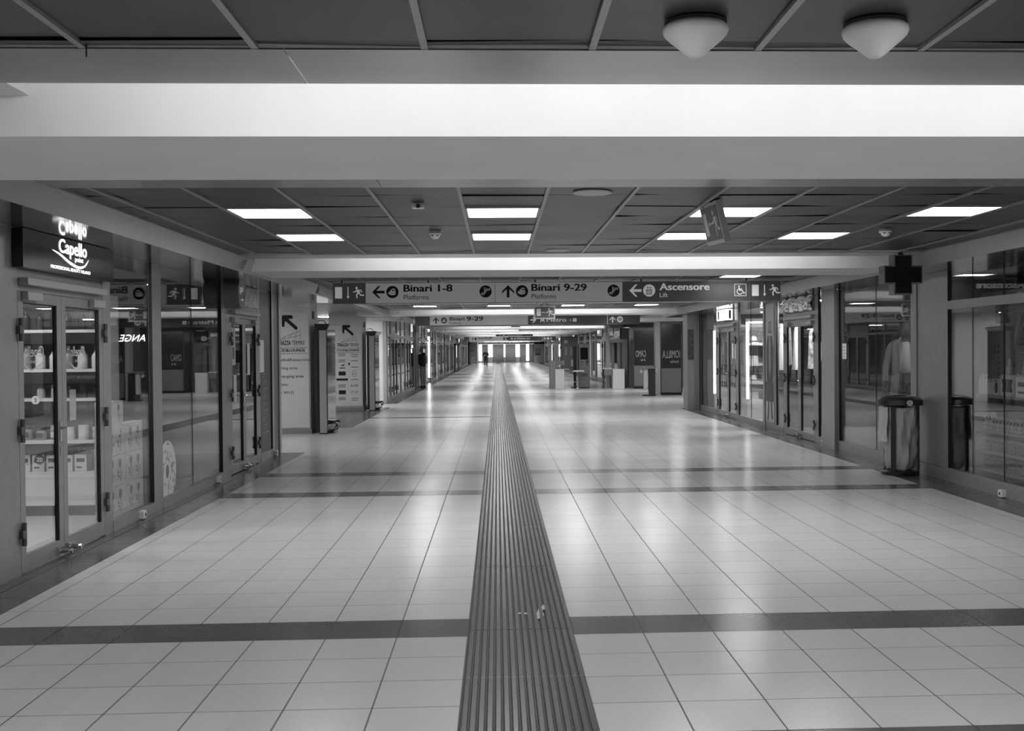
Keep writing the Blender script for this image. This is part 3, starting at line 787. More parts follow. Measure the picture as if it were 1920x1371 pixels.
# --- second sign
Y2 = 33.0; X2 = lambda px: .01632*px-15.198
th = board(Y2, -2.5, 4.386, 2.40, 2.67, [(-2.05, .945, SG_L, 'light_panel'), (.945, 3.37, SG_D, 'dark_panel'), (3.39, 4.386, SG_D, 'dark_panel')], 'second long hanging sign, reading Binari 9-29 and Metro, half hidden behind the big one')
m = MB(); m.box(-2.5, -2.05, Y2-.01, Y2+.13, 2.385, 2.675); m.build('blank_panel', SG_D, th)
d = face(Y2)
d.arrow(X2(817), 2.54, .19, math.pi/2, .042); d.train(X2(832), 2.54, .09)
d.text('Binari', X2(842.5), 2.54, .105, .02, X2(870)-X2(842.5)); d.text('9-29', X2(874.5), 2.53, .13, .035, X2(905)-X2(874.5)); d.text('Platforms', X2(842), 2.43, .065, 0, X2(865)-X2(842))
finish(d, PANELS[0], 'lettering', [INK, SG_L])
d = face(Y2)
d.arrow(X2(999), 2.54, .18, 0, .045, mi=1); metro_m(d, X2(1016), 2.53, .11); d.text('Metro', X2(1024), 2.485, .12, .014, X2(1060.5)-X2(1024), mi=1)
d.rect(X2(1066), 2.48, X2(1072), 2.58, mi=0, k=-.001); d.text('A', X2(1069), 2.5, .06, 0, align='c', mi=1, k=.001)
d.rect(X2(1073.5), 2.48, X2(1080), 2.58, mi=1); d.text('B', X2(1076.7), 2.5, .06, 0, align='c', mi=0, k=.001)
finish(d, PANELS[1], 'lettering', [SG_D, INKW]); d = face(Y2)
d.rect(X2(1138.4), 2.40, X2(1139), 2.67, mi=1); d.arrow(X2(1148), 2.54, .19, math.pi/2, .045, mi=1); d.disc(X2(1162), 2.54, .095, mi=1)
for q in (-.04, 0, .04): d.rect(X2(1162)+q-.012, 2.495, X2(1162)+q+.012, 2.585, k=.0006)
finish(d, PANELS[2], 'lettering', [SG_D, INKW])
m = MB()
for x in (-2, 0, 2, 4): m.tube([(x, Y2+.06, 2.67), (x, Y2+.06, ZC+.01)], .012, 8)
m.build('hanger', BLACK, th)
# --- third sign, far down the passage
Y3 = 81.0; X3 = lambda px: .04002*px-37.313
th = board(Y3, -2.5, 4.387, 2.33, 2.63, [(-2.5, -2.1, SG_D, 'exit_panel'), (-2.1, .8, SG_L, 'light_panel'), (.8, 3.05, SG_D, 'dark_panel'), (3.05, 4.387, SG_D, 'dark_panel')], 'third long hanging sign with Binari 9-29 and Metro, small in the distance')
d = face(Y3)
d.arrow(X3(886), 2.48, .19, math.pi/2, .05); d.disc(X3(891.5), 2.48, .1); d.text('Binari', X3(896), 2.49, .1, .03, .5); d.text('9-29', X3(909.5), 2.46, .16, .03, .5); d.text('Platforms', X3(896), 2.38, .07, 0, .4)
d.disc(X3(945), 2.48, .08); d.disc(X3(951), 2.48, .08)
m = MB()
for x in (-2, 0, 2, 4): m.tube([(x, Y3+.06, 2.63), (x, Y3+.06, ZC+.01)], .012, 8)
m.build('hanger', BLACK, th)
finish(d, PANELS[1], 'lettering', INK)
d = face(Y3)
d.arrow(X3(959.5), 2.48, .18, 0, .05); metro_m(d, X3(965.5), 2.48, .12, mi=0); d.text('Metro', X3(969.5), 2.44, .12, .014, X3(985)-X3(969.5)); d.rect(X3(988), 2.45, X3(990), 2.52); d.rect(X3(991.5), 2.45, X3(993.5), 2.52)
finish(d, PANELS[2], 'lettering', INKW); d = face(Y3); d.rect(X3(1017.5), 2.33, X3(1018), 2.63); d.arrow(X3(1021.5), 2.48, .18, math.pi/2, .05); d.disc(X3(1027.5), 2.48, .09); d.rect(X3(1032), 2.4, X3(1034), 2.56)
finish(d, PANELS[3], 'lettering', INKW)
# --- smaller boards between the second and the third sign
th = board(55.6, 1.1, 4.25, 2.60, 2.72, [(1.1, 4.25, SG_L, 'light_panel')], 'low grey overhead board with a row of white symbols, above the third hanging sign', edge=False)
d = face(55.6); d.text('Luggage', 1.2, 2.635, .05, .02, .5); d.rect(1.95, 2.61, 1.96, 2.71)
d.arrow(2.1, 2.66, .08, math.pi/2, .025); d.disc(2.25, 2.65, .035); d.text('Metro', 2.42, 2.635, .05, .012, .42); d.disc(3.0, 2.65, .035); d.rect(3.15, 2.63, 3.32, 2.68)
finish(d, th, 'white_lettering', INKW)
th = board(72.6, -.1, 2.4, 2.56, 2.70, [(-.1, 2.4, mat('sign_mid', .09, .4), 'grey_panel')], 'narrow grey overhead board reading Fiumicino Airport, in the middle far away', edge=False)
d = face(72.6); d.text('Fiumicino Airport', .65, 2.6, .06, .02, 1.0); d.disc(.2, 2.63, .03); d.rect(.35, 2.6, .5, 2.66)
finish(d, th, 'white_lettering', INKW)
for (x, y, z, w, h, lab) in ((.83, 48.5, 2.70, .4, .09, 'small dark board fixed to a bright cove, nearer of two far small boards'), (-.07, 64.2, 2.70, .5, .06, 'tiny dark board fixed to a bright cove, farther of two far small boards')):
    th = board(y, x-w/2, x+w/2, z-h/2, z+h/2, [(x-w/2, x+w/2, BLACK, 'dark_panel')], lab, edge=False)
    d = face(y)
    for q in (-.3, 0, .3): d.disc(x+q*w, z, .02)
    finish(d, th, 'white_lettering', INKW)
th = board(E0-.12, -2.3, 1.9, 2.44, 2.72, [(-2.3, .9, LGREY, 'light_panel'), (.95, 4.6, mat('sign_mid', .09, .4), 'grey_panel')], 'pale board above the far stairs with dark and light lettering', edge=False)
d = face(E0-.12); d.disc(-1.9, 2.58, .09); d.text('Binari 9-29', -1.3, 2.53, .1, .02, 1.7); finish(d, PANELS[0], 'lettering', INK)
d = face(E0-.12); d.arrow(1.2, 2.58, .16, math.pi/2, .05); d.disc(1.6, 2.58, .09); d.text('Metro', 2.0, 2.53, .1, .012, .9); d.arrow(4.0, 2.58, .16, 0, .05); finish(d, PANELS[1], 'lettering', INKW)
# --- illuminated exit signs
def exit_sign(name_label, o, r, u, w, h, edge_m):
    th = thing('exit_sign', o, name_label, 'exit sign')
    r, u = Vector(r).normalized(), Vector(u).normalized(); n = r.cross(u); O = Vector(o)
    def slab(w_, h_, d0, d1, m_):
        c = [O+r*a*w_/2+u*b*h_/2+n*dd for dd in (d0, d1) for a, b in ((-1, -1), (1, -1), (1, 1), (-1, 1))]
        m_.add(c, [(0, 3, 2, 1), (4, 5, 6, 7), (0, 1, 5, 4), (1, 2, 6, 5), (2, 3, 7, 6), (3, 0, 4, 7)])
    m = MB(); slab(w, h, -.045, 0, m); m.build('frame', edge_m, th)
    m = MB(); slab(w*.9, h*.82, 0, .003, m); m.build('face', mat('exit_face', .12, .4), th)
    d = Draw(O, r, u, .005)
    d.rect(-.38*w, -.28*h, -.18*w, .28*h); d.stroke([(-.08*w, 0), (.18*w, 0)], .035*h, cap=False); d.poly([(-.15*w, 0), (-.07*w, .07*h), (-.07*w, -.07*h)]); d.runner(.27*w, -.01*h, .6*h)
    d.mb.build('pictogram', mat('exit_white', .75, .5), th)
    return th
th = exit_sign('small exit sign with running figure hanging in front of the second long sign', (1.10, 25.0, 2.49), (1, 0, 0), (0, 0, 1), .49, .30, mat('exit_frame', .55, .4))
m = MB(); m.tube([(1.0, 25.02, 2.64), (1.1, 25.02, 2.72)], .008, 6); m.tube([(1.2, 25.02, 2.64), (1.1, 25.02, 2.72)], .008, 6); m.build('hanger', BLACK, th)
# the one hung edgeways from the ceiling on the right, tilted
th = exit_sign('tilted exit sign hung edgeways from the ceiling, covering part of two light panels', (1.605, 8.0, 2.55), (.04, -1, -.04), (-.22, .02, 1), .52, .31, mat('exit_frame', .55, .4))
m = MB(); m.tube([(1.57, 7.85, 2.69), (1.57, 7.85, ZC+.01)], .008, 6); m.tube([(1.57, 8.15, 2.69), (1.57, 8.15, ZC+.01)], .008, 6); m.build('hanger', BLACK, th)

# ================================================================== ceiling fittings
DOME = mat('dome_white', .85, .35)
for (x, lab) in ((.668, 'white bell-shaped ceiling fixture near the camera, the one over the middle ceiling column'), (1.275, 'white bell-shaped ceiling fixture near the camera, the one on the pharmacy side')):
    t = thing('ceiling_speaker', (x, 3.58, ZC), lab, 'ceiling speaker', 'bell-shaped ceiling fixtures')
    m = MB(); m.lathe([(.02, 0), (.098, -.002), (.108, -.012), (.110, -.022), (.104, -.036), (.088, -.052), (.066, -.070), (.046, -.087), (.034, -.098), (.024, -.106), (.010, -.110)][::-1], (x, 3.58, ZC-.001), 40); m.build('shell', DOME, t, True)
    m = MB(); m.lathe([(.094, -.006), (.104, -.006), (.104, .004), (.094, .004)], (x, 3.58, ZC), 40); m.build('ring', DGREY, t, True)
for (x, y, lab) in ((.665, 7.43, 'round flush speaker grille in the ceiling just beyond the near beam'), (.66, 11.72, 'round flush speaker grille in the ceiling before the second beam')):
    t = thing('speaker_grille', (x, y, ZC), lab, 'speaker', 'round ceiling speakers')
    m = MB(); m.lathe([(.118, -.003), (.134, -.004), (.137, .004), (.118, .004)], (x, y, ZC), 40); m.build('rim', mat('grille_rim', .5, .4), t, True)
    m = MB(); m.cyl((x, y, ZC-.002), .119, .005, 'z', 40); m.build('grille', mat('grille', .16, .5, bump=.3, bscale=300), t)
for (x, y, lab) in ((-.555, 9.82, 'white smoke detector on the ceiling, in the column beside the middle light panels'), (3.56, 9.75, 'white smoke detector on the ceiling above the pharmacy cross')):
    t = thing('smoke_detector', (x, y, ZC), lab, 'smoke detector', 'smoke detectors on the ceiling')
    m = MB(); m.cyl((x, y, ZC-.018), .056, .02, 'z', 28); m.build('base', LGREY, t)
    m = MB(); m.lathe([(.016, -.068), (.03, -.060), (.048, -.040), (.058, -.028), (.058, -.018)], (x, y, ZC), 28); m.build('sensor_head', DOME, t, True)
    m = MB()
    for k in range(6):
        a = k*math.pi/3; m.box(x+.045*math.cos(a)-.01, x+.045*math.cos(a)+.01, y+.045*math.sin(a)-.008, y+.045*math.sin(a)+.008, ZC-.044, ZC-.036)
    m.build('vent', BLACK, t)
t = thing('motion_sensor', (-.57, 7.97, ZC), 'small white boxed sensor on the ceiling, nearer than the smoke detector in its column', 'sensor')
m = MB(); m.rbox(-.62, -.53, 7.93, 8.01, ZC-.035, ZC+.002, .008); m.build('case', DOME, t)
m = MB(); m.cyl((-.57, 7.925, ZC-.02), .016, .01, 'y', 14); m.build('lens', DGREY, t)
t = thing('security_camera', (4.72, 29.6, 2.62), 'small white bullet camera under the fascia end above the pillar picture', 'security camera')
m = MB(); m.tube([(4.87, 29.42, 2.64), (4.80, 29.40, 2.65)], .02, 8); m.build('bracket', DGREY, t)
m = MB(); m.tube([(4.84, 29.42, 2.65), (4.60, 29.30, 2.575)], .05, 14); m.build('body', PAPER, t)
m = MB(); m.tube([(4.60, 29.30, 2.575), (4.595, 29.297, 2.573)], .04, 14); m.build('lens', PAPER, t)
t = thing('wall_clock', (4.9, 44.6, 2.2), 'round white clock on a bracket above the tall grey gate', 'clock')
m = MB(); m.cyl((4.92, 44.6, 2.2), .11, .05, 'y', 28); m.build('face', PAPER, t)
m = MB(); m.box(4.66, 4.82, 44.62, 44.66, 2.17, 2.21); m.build('bracket', LGREY, t)
d = face(44.6); d.stroke([(4.92, 2.2), (4.92, 2.27)], .012); d.stroke([(4.92, 2.2), (4.87, 2.17)], .012); d.mb.build('hands', BLACK, t)
# ================================================================== left side: shop sign, stickers, shop goods
GLOW = emis('neon_white', 1.0, 2.5)
WINK = mat('window_ink', .55, .5)
def swoosh(d, pts, w0, k=0, mi=0):
    n = len(pts)
    L = []
    for i, (x, y) in enumerate(pts):
        x0, y0 = pts[max(i-1, 0)]; x1, y1 = pts[min(i+1, n-1)]; l = math.hypot(x1-x0, y1-y0) or 1
        w = w0*math.sin(math.pi*(i+.15)/(n-.7))**.8/2 if 0 < i < n-1 else w0*.05
        L.append(((x-(y1-y0)/l*w, y+(x1-x0)/l*w), (x+(y1-y0)/l*w, y-(x1-x0)/l*w)))
    for (a, b), (c, e) in zip(L[:-1], L[1:]): d.poly([b, e, c, a], k, mi)
def arc(ctrl, n=22):   # Catmull-Rom through control points
    out = []; P = [ctrl[0]]+list(ctrl)+[ctrl[-1]]
    for i in range(1, len(P)-2):
        for k in range(n):
            t = k/n; a, b, c, e = P[i-1], P[i], P[i+1], P[i+2]
            out.append(tuple(.5*((2*b[j])+(-a[j]+c[j])*t+(2*a[j]-5*b[j]+4*c[j]-e[j])*t*t+(-a[j]+3*b[j]-3*c[j]+e[j])*t**3) for j in (0, 1)))
    return out+[ctrl[-1]]
t = thing('shop_sign', (XL+.05, 8.87, 2.4), 'black shop sign with glowing white script above the hair shop door', 'shop sign')
m = MB(); Lf.bx(m, 7.96, 9.80, 2.252, 2.536, -.10, .02); m.build('panel', mat('sign_gloss', .012, .12), t)
d = Lf.draw(-.10, .004)
d.text('Capello', 8.60, 2.418, .108, .018, .57); d.text('point', 8.92, 2.37, .038, .02, .17)
swoosh(d, arc([(8.47, 2.425), (8.62, 2.40), (8.80, 2.352), (8.98, 2.325), (9.12, 2.345), (9.21, 2.405)]), .022)
d.text('PROFESSIONAL BEAUTY MILANO', 8.44, 2.283, .026, .01, .80)
d.mb.build('glowing_lettering', GLOW, t)
# mirrored window lettering on the two door leaves
for (y, w, lab) in ((8.36, .34, 'mirror-written white script on the hair shop door leaf with the handle'), (9.21, .30, 'mirror-written white script on the hair shop door leaf without handle')):
    d = Lf.draw(0, .002)
    d.text('Capello', y-w/2, 1.60, .085, 0, w, mirror=True); d.text('point', y-w*.2, 1.55, .03, 0, w*.28, mirror=True)
    sw = arc([(y+w*.55, 1.57), (y+w*.2, 1.53), (y-w*.15, 1.50), (y-w*.45, 1.53), (y-w*.55, 1.56)]); swoosh(d, sw[::-1], .012)
    tag(d.mb.build('window_lettering', WINK), lab, 'window lettering')
# paper strip taped inside the right leaf
m = MB(); m.box(XL-.06, XL-.057, 9.18, 9.31, 1.06, 1.32); tag(m.build('paper_strip', PAPER), 'long white paper strip stuck inside the hair shop door, below the script', 'notice')

# display rack of the hair shop
RX0, RX1, RY = -5.25, -3.86, 10.9
t = thing('display_rack', ((RX0+RX1)/2, RY, 0), 'tall dark display rack with pale shelf edges inside the hair shop', 'shelf rack')
m = MB(); m.box(RX0, RX1, 11.18, 11.22, 0, 2.2); m.build('back_panel', mat('rack_back', .05, .5), t)
for xx in (RX0, RX1-.04):
    m = MB(); m.box(xx, xx+.04, RY, 11.18, 0, 2.2); m.build('side_panel', PAPER if xx > -4 else MGREY, t)
SHELF = [(1.86, 'top shelf'), (1.47, 'second shelf'), (1.18, 'middle shelf'), (.76, 'fourth shelf'), (.45, 'counter shelf')]
for z, _ in SHELF:
    m = MB(); m.box(RX0+.04, RX1-.04, RY-.02, 11.18, z-.03, z); m.build('shelf', mat('shelf_edge', .62, .4), t)
for z, txt in ((1.86, None), (1.47, 'FORMATO PROFESSIONALE'), (1.18, '10 - REVLON'), (.76, 'PRODOTTI PROFESSIONALI')):
    m = MB(); m.box(RX0+.04, RX1-.04, RY-.012, RY, z-.14, z-.03); lb = m.build('label_strip', BLACK, t)
    if txt:
        d = Draw((0, RY-.012, 0), (1, 0, 0), (0, 0, 1), .003); d.text(txt, {1.47: -4.35, 1.18: -4.87, .76: -4.32}[z], z-.10, .033, 0, {1.47: .43, 1.18: .20, .76: .45}[z]); d.text('10 FUN', -4.20, z-.10, .033, 0, .12) if z == 1.18 else None; d.mb.build('lettering', mat('label_ink', .22, .5), lb)
m = MB(); m.box(RX0+.02, RX1-.02, RY-.06, 11.18, .12, .42); m.build('counter_front', PAPER, t)
m = MB(); m.box(RX0+.06, RX1-.06, RY, 11.18, 0, .12); m.build('plinth', BLACK, t)
m = MB(); m.box(RX0+.06, RX1-.06, RY-.01, RY+.01, 1.84, 1.855); m.build('shelf_light', emis('shelf_light', 1, 3.0), t)
ORD = ['first', 'second', 'third', 'fourth', 'fifth', 'sixth', 'seventh', 'eighth', 'ninth', 'tenth', 'eleventh', 'twelfth']
def bottle(name, c, r, h, body, cap, lab, grp, taper=.55, cat='bottle'):
    t = thing(name, c, lab, cat, grp)
    m = MB(); m.lathe([(r*.9, 0), (r, .04*h), (r, .55*h), (r*taper, .78*h), (r*.3, .82*h)], c, 14); m.build('body', body, t, True)
    m = MB(); m.lathe([(r*.38, .81*h), (r*.38, .98*h), (r*.3, h)], c, 10); m.build('cap', cap, t, True)
    return t
def jar(c, r, h, body, cap, lab, grp):
    t = thing('jar', c, lab, 'jar', grp)
    m = MB(); m.lathe([(r*.95, 0), (r, .05*h), (r, .7*h), (r*.92, .74*h)], c, 16); m.build('body', body, t, True)
    m = MB(); m.cyl((c[0], c[1], c[2]+.72*h), r*.98, .26*h, 'z', 16); m.build('lid', cap, t)
    d = Draw((c[0], c[1]-r, 0), (1, 0, 0), (0, 0, 1), .002); d.rect(-r*.6, c[2]+.2*h, r*.6, c[2]+.55*h); d.mb.build('label', cap, t)
def carton(x0, x1, y0, y1, z0, h, body, lab, grp, mark=None, facing='-y'):
    t = thing('carton', ((x0+x1)/2, (y0+y1)/2, z0), lab, 'box', grp)
    m = MB(); m.box(x0, x1, y0, y1, z0, z0+h); m.build('body', body, t)
    d = Draw((0, y0, 0), (1, 0, 0), (0, 0, 1), .002) if facing == '-y' else (Lf.draw(0) if False else Draw((x1, 0, 0), (0, 1, 0), (0, 0, 1), .002) if facing == '+x' else Draw((x0, 0, 0), (0, -1, 0), (0, 0, 1), .002))
    a, b = {'-y': (x0, x1), '+x': (y0, y1), '-x': (-y1, -y0)}[facing]; w = b-a
    if mark: mark(d, a, z0, w, h)
    else: d.rect(a+.15*w, z0+.55*h, b-.15*w, z0+.78*h); d.rect(a+.15*w, z0+.2*h, a+.6*w, z0+.3*h)
    d.mb.build('print', [DGREY, MGREY], t)
    return t
PALE, MID, DARK = mat('pack_pale', .62, .4), mat('pack_mid', .25, .4), mat('pack_dark', .03, .3)
xs = [RX0+.13+i*.138 for i in range(9)]
for i, x in enumerate(xs):
    bottle('bottle', (x, 11.0, 1.86), .04, .17+.02*(i % 2), DARK, DARK, f'dark bottle, {ORD[i]} from the inner end on the top shelf of the rack', 'dark bottles on the top shelf', .8)
    bottle('bottle', (x, 11.0, 1.47), .048, .23, PALE if i % 3 else MID, PALE, f'{"pale" if i % 3 else "grey"} slender bottle, {ORD[i]} from the inner end on the rack\'s second shelf', 'slender bottles on the second shelf', .4)
    if i not in (0, 1, 3): bottle('bottle', (x, 11.0, 1.18), .038, .17 if i % 2 else .12, PALE if i in (2, 4, 5) else DARK, MID, f'{"white" if i in (2, 4, 5) else "dark"} bottle, {ORD[i]} place from the inner end on the rack\'s middle shelf', 'bottles on the middle shelf', .9)
    jar((x, 11.0, .76), .05, .15 if i % 2 else .13, PALE if i in (6, 7) else MID, DARK if i < 5 else PALE, f'{"white" if i in (6, 7) else "grey"} jar, {ORD[i]} from the inner end on the rack\'s fourth shelf', 'jars on the fourth shelf')
    if i < 8: carton(x-.055, x+.06, 10.9, 11.05, .45, .17, PALE, f'small white product box, {ORD[i]} from the inner end along the white counter', 'boxes along the white counter')
for (x, z, r, txt, lab) in ((-4.86, 1.20, .05, '', 'grey round price badge on the middle shelf edge of the hair shop rack'), (-4.57, 1.165, .042, '3', 'white round price badge with a three on the middle shelf edge'), (-4.52, .58, .05, '20', 'dark round discount badge in front of the counter boxes')):
    d = Draw((0, RY-.075 if z < 1 else RY-.03, 0), (1, 0, 0), (0, 0, 1), 0); d.disc(x, z, r, 0, 1 if txt == '3' else 0)
    if txt: d.text(txt, x, z-.02, .04, .02, align='c', k=.002, mi=0 if txt == '3' else 1)
    tag(d.mb.build('price_badge', [DGREY, PAPER]), lab, 'price badge')
# cartons printed with brush pictures, stacked behind the window
def brushes(d, a, z, w, h):
    for q in (.28, .70):
        cx_ = a+q*w
        d.poly([(cx_-.075*w, z+.70*h), (cx_-.05*w, z+.60*h), (cx_+.03*w, z+.56*h), (cx_+.085*w, z+.66*h), (cx_+.09*w, z+.80*h), (cx_+.02*w, z+.88*h), (cx_-.06*w, z+.82*h)])
        d.stroke([(cx_+.02*w, z+.58*h), (cx_+.035*w, z+.12*h)], .028*w, k=.0003)
        for k_, (ax, az) in enumerate(((-.13, .42), (-.10, .36), (-.12, .28), (-.08, .24))): d.rect(cx_+ax*w, z+az*h, cx_+(ax+.05)*w, z+(az+.07)*h)
        d.rect(cx_+.09*w, z+.3*h, cx_+.12*w, z+.4*h)
    d.rect(a+.06*w, z+.90*h, a+.2*w, z+.93*h)
rows_ = [(.10, 'bottom row'), (.385, 'second row'), (.67, 'third row')]
for k, (z, rn) in enumerate(rows_):
    for j, y in enumerate((9.96, 10.47)):
        carton(XL-.15, XL-.045, y+.02*k*0, y+.50, z, .28, PALE, f'white carton printed with two brushes, {"nearer" if j == 0 else "further"} one in the {rn} behind the window', 'cartons printed with brushes', brushes, '+x')
carton(XL-.15, XL-.045, 9.98, 10.42, .955, .22, PALE, 'white carton printed with brushes, alone on top of the stack behind the window', 'cartons printed with brushes', brushes, '+x')
m = MB(); m.add([(XL-.036, 9.98, 1.12), (XL-.036, 10.2, 1.16), (XL-.036, 10.32, .86), (XL-.036, 10.12, .84), (XL-.038, 9.98, 1.12), (XL-.038, 10.2, 1.16), (XL-.038, 10.32, .86), (XL-.038, 10.12, .84)], [(0, 1, 2, 3), (7, 6, 5, 4)])
tag(m.build('leaflet', PAPER), 'slanting white leaflet against the topmost brush carton', 'leaflet')
# round dotted sticker on the second window
d = Lf.draw(.005, .002); cy0, cz0 = 11.63, .36
d.poly([(max(11.42, cy0+.31*math.cos(a)), max(.105, cz0+.33*math.sin(a))) for a in [2*math.pi*k/48 for k in range(48)]], 0, 1)
rr = random.Random(4)
for k in range(70):
    a, r_ = rr.uniform(0, 6.28), rr.uniform(.11, .30); y, z = cy0+r_*math.cos(a), cz0+r_*1.05*math.sin(a)
    if y > 11.44 and z > .12: d.disc(y, z, .011, .0006, 0, 8, .016)
d.disc(cy0, cz0, .055, .0007, 0, 20, .075)
tag(d.mb.build('round_sticker', [MGREY, PAPER]), 'large round white sticker with dark dots low on the food shop window', 'sticker')
# second door: round disc sign and picture panel above it
t = thing('shop_sign', (XL+.06, 15.1, 2.35), 'round grey disc sign on a picture panel above the food shop door', 'shop sign')
m = MB(); Lf.bx(m, 14.25, 15.92, 2.255, 2.535, -.03, .02); m.build('panel', mat('picture_panel', .16, .25, .1, noise=.85, nscale=6), t)
m = MB(); m.cyl((XL+.02, 14.14, 2.385), .20, .20, 'x', 48); m.build('disc', mat('disc_grey', .20, .35), t)
d = Lf.draw(-.22, .003); d.text('pi', 14.03, 2.40, .09, .02, .16); d.rect(14.08, 2.29, 14.2, 2.31); d.mb.build('lettering', INKW, t)
m = MB()
for k in range(6): m.cyl((XL+.03, 14.26, 2.27+.047*k), .022, .16, 'y', 10)
m.build('scalloped_edge', LGREY, t)
# dark poster with menu lines in the narrow pane beyond the second door
t = thing('poster', (XL-.05, 16.5, 0), 'dark tall menu poster in the narrow pane beyond the food shop door', 'poster')
m = MB(); Lf.bx(m, 16.07, 16.91, .13, 2.53, .0, .004); m.build('sheet', mat('poster_dark', .03, .4), t)
d = Lf.draw(.0, .003)
for k in range(9):
    z = 1.28-.11*k; d.rect(16.3+.1*(k % 2), z, 16.5+.1*(k % 3), z+.018); d.rect(16.3, z-.035, 16.45+.05*(k % 2), z-.025)
d.rect(16.12, 1.32, 16.42, 1.80, mi=1)
d.mb.build('lettering', [MGREY, PAPER], t)
for (y, z0, z1, w, lab) in ((14.55, 1.45, 1.95, .22, 'white notice with slanting lines on the food shop door leaf with the handle'), (14.62, .95, 1.32, .16, 'plain white strip of paper lower on the food shop door leaf with the handle'), (15.42, 1.3, 1.75, .16, 'narrow white notice on the food shop door leaf without handle')):
    d = Lf.draw(0, .002); d.rect(y-w/2, z0, y+w/2, z1, mi=1)
    if z0 > 1.4:
        for k in range(4): d.stroke([(y-.07, z1-.09-.05*k), (y+.05, z1-.05-.05*k)], .014, k=.0005)
        d.rect(y-.06, z0+.08, y+.05, z0+.24, k=.0005)
    tag(d.mb.build('notice', [DGREY, PAPER]), lab, 'notice')
# food shop: counter, wall board
t = thing('shop_counter', (-6.0, 14.2, 0), 'dark food shop counter with pale top seen through the window with the round sticker', 'counter')
m = MB(); m.box(-6.3, -5.6, 12.6, 15.8, 0, 1.0); m.build('body', mat('counter_body', .14, .5), t)
m = MB(); m.box(-6.35, -5.55, 12.55, 15.85, 1.0, 1.05); m.build('top', PALE, t)
t = thing('menu_board', (-4.32, 16.12, 1.9), 'pale hanging board reading SMOOTHIE inside the food shop', 'menu board')
m = MB(); m.box(-4.47, -4.18, 16.1, 16.14, 1.45, 1.86); m.build('board', mat('menu_pale', .32, .5), t)
d = Draw((0, 16.1, 0), (1, 0, 0), (0, 0, 1), .003); d.text('SMOOTHIE', -4.44, 1.73, .075, .02, .22); d.text('& CO', -4.44, 1.60, .075, .02, .12); d.mb.build('lettering', BLACK, t); m = MB(); m.tube([(-4.32, 16.12, 1.85), (-4.32, 16.12, 2.58)], .006, 6); m.build('hanger', BLACK, t)
t = thing('sign_reflection', (-4.6, 11.1, 1.8), 'small glowing copy of a sign reflection, mirror-written, behind the brush carton window', 'sign reflection')
d = Draw((0, 11.05, 0), (1, 0, 0), (0, 0, 1), .002); d.text('ANGE', -3.81, 1.74, .07, .0, .26, mirror=True, slant=-.3); d.mb.build('reflected_script', emis('reflection_glow', 1, 4.0), t)  # glowing letters imitate a lit sign mirrored in the glass
# ================================================================== left passage: information on the pillars, totems
def info_panel(y, lines, logos, lab):
    t = thing('information_panel', (-4.16, y, 1.3), lab, 'information panel')
    m = MB(); m.box(-4.60, -3.72, y-.008, y-.002, .12, 2.42); m.build('sheet', mat('info_sheet', .54, .5), t)
    c = -4.13; d = Draw((-4.09+.74*4.13, y-.008, 0), (1, 0, 0), (0, 0, 1), .003); d.r = d.r*.74
    d.stroke([(c+.17, 2.09), (c-.13, 2.29)], .075); d.stroke([(c-.17, 2.15), (c-.17, 2.31), (c+.05, 2.31)], .075); d.poly([(c-.20, 2.335), (c-.02, 2.3), (c-.17, 2.17)], k=.0006)
    d.stroke([(c-.28, 1.87), (c+.28, 2.04)], .007); d.stroke([(c-.24, 1.86), (c+.28, 1.95)], .006); d.stroke([(c+.28, 2.04), (c+.28, 1.86)], .006)
    for q in (-.18, -.02, .13): d.stroke([(c+q, 1.86), (c+q+.05, 1.93+.15*(q+.3))], .006)
    d.text('TERRAZZA', c-.40, 1.755, .09, .03, .42); d.text('TERMINI', c+.05, 1.755, .09, 0, .33)
    d.rect(c-.52, 1.705, c+.46, 1.712); d.text('FOOD&LOUNGE', c-.40, 1.625, .06, .035, .80); d.rect(c-.52, 1.585, c+.46, 1.592)
    for k, s_ in enumerate(lines): d.text(s_, c-.44, 1.44-.162*k, .055, .004, min(.96, .053*len(s_)))
    if logos:
        for k in range(8):
            z = 1.53-.172*k
            if k in (3, 6): d.rect(c-.36, z-.05, c-.10, z+.06)
            elif k == 4: d.rect(c-.44, z-.02, c-.02, z+.04)
            elif k == 2: d.poly([(c-.24, z+.03), (c-.16, z+.05), (c-.12, z+.09), (c-.2, z+.08), (c-.26, z+.06)]); d.rect(c-.32, z-.03, c-.12, z-.005)
            else:
                for q in range(3): d.rect(c-.38+.03*(q % 2), z+.03-.03*q, c-.10-.02*(q % 2), z+.042-.03*q)
            if k == 3: d.stroke([(c+.22+.08*math.cos(a), z+.08*math.sin(a)) for a in [2*math.pi*i/20 for i in range(21)]], .008); d.text('ham', c+.22, z-.02, .04, .01, .11, 'c')
            elif k == 5: d.text('RoME', c+.09, z-.02, .065, .004, .27)
            elif k == 6: d.text('STYLE', c+.09, z-.02, .06, 0, .25)
            else:
                d.rect(c+.10, z+.0, c+.36, z+.014)
                if k in (0, 7): d.rect(c+.10, z-.05, c+.34, z-.038)
        d.disc(c+.03, 1.28, .035)
    d.mb.build('lettering', mat('info_ink', .006, .8), t)
info_panel(21.485, ['14 Cafés&Restaurants', 'Waiting area', 'Recharging area', 'Toilets', 'Free Wi-Fi'], False, 'white pillar sign with big arrow and a list of facilities, nearer pillar')
info_panel(29.785, [], True, 'white pillar sign with big arrow and rows of small logos, further pillar')
TG, TB = mat('totem_grey', .30, .4), mat('totem_black', .008, .3)
SCREEN = mat('totem_screen', .05, .04, 0, 1.0)
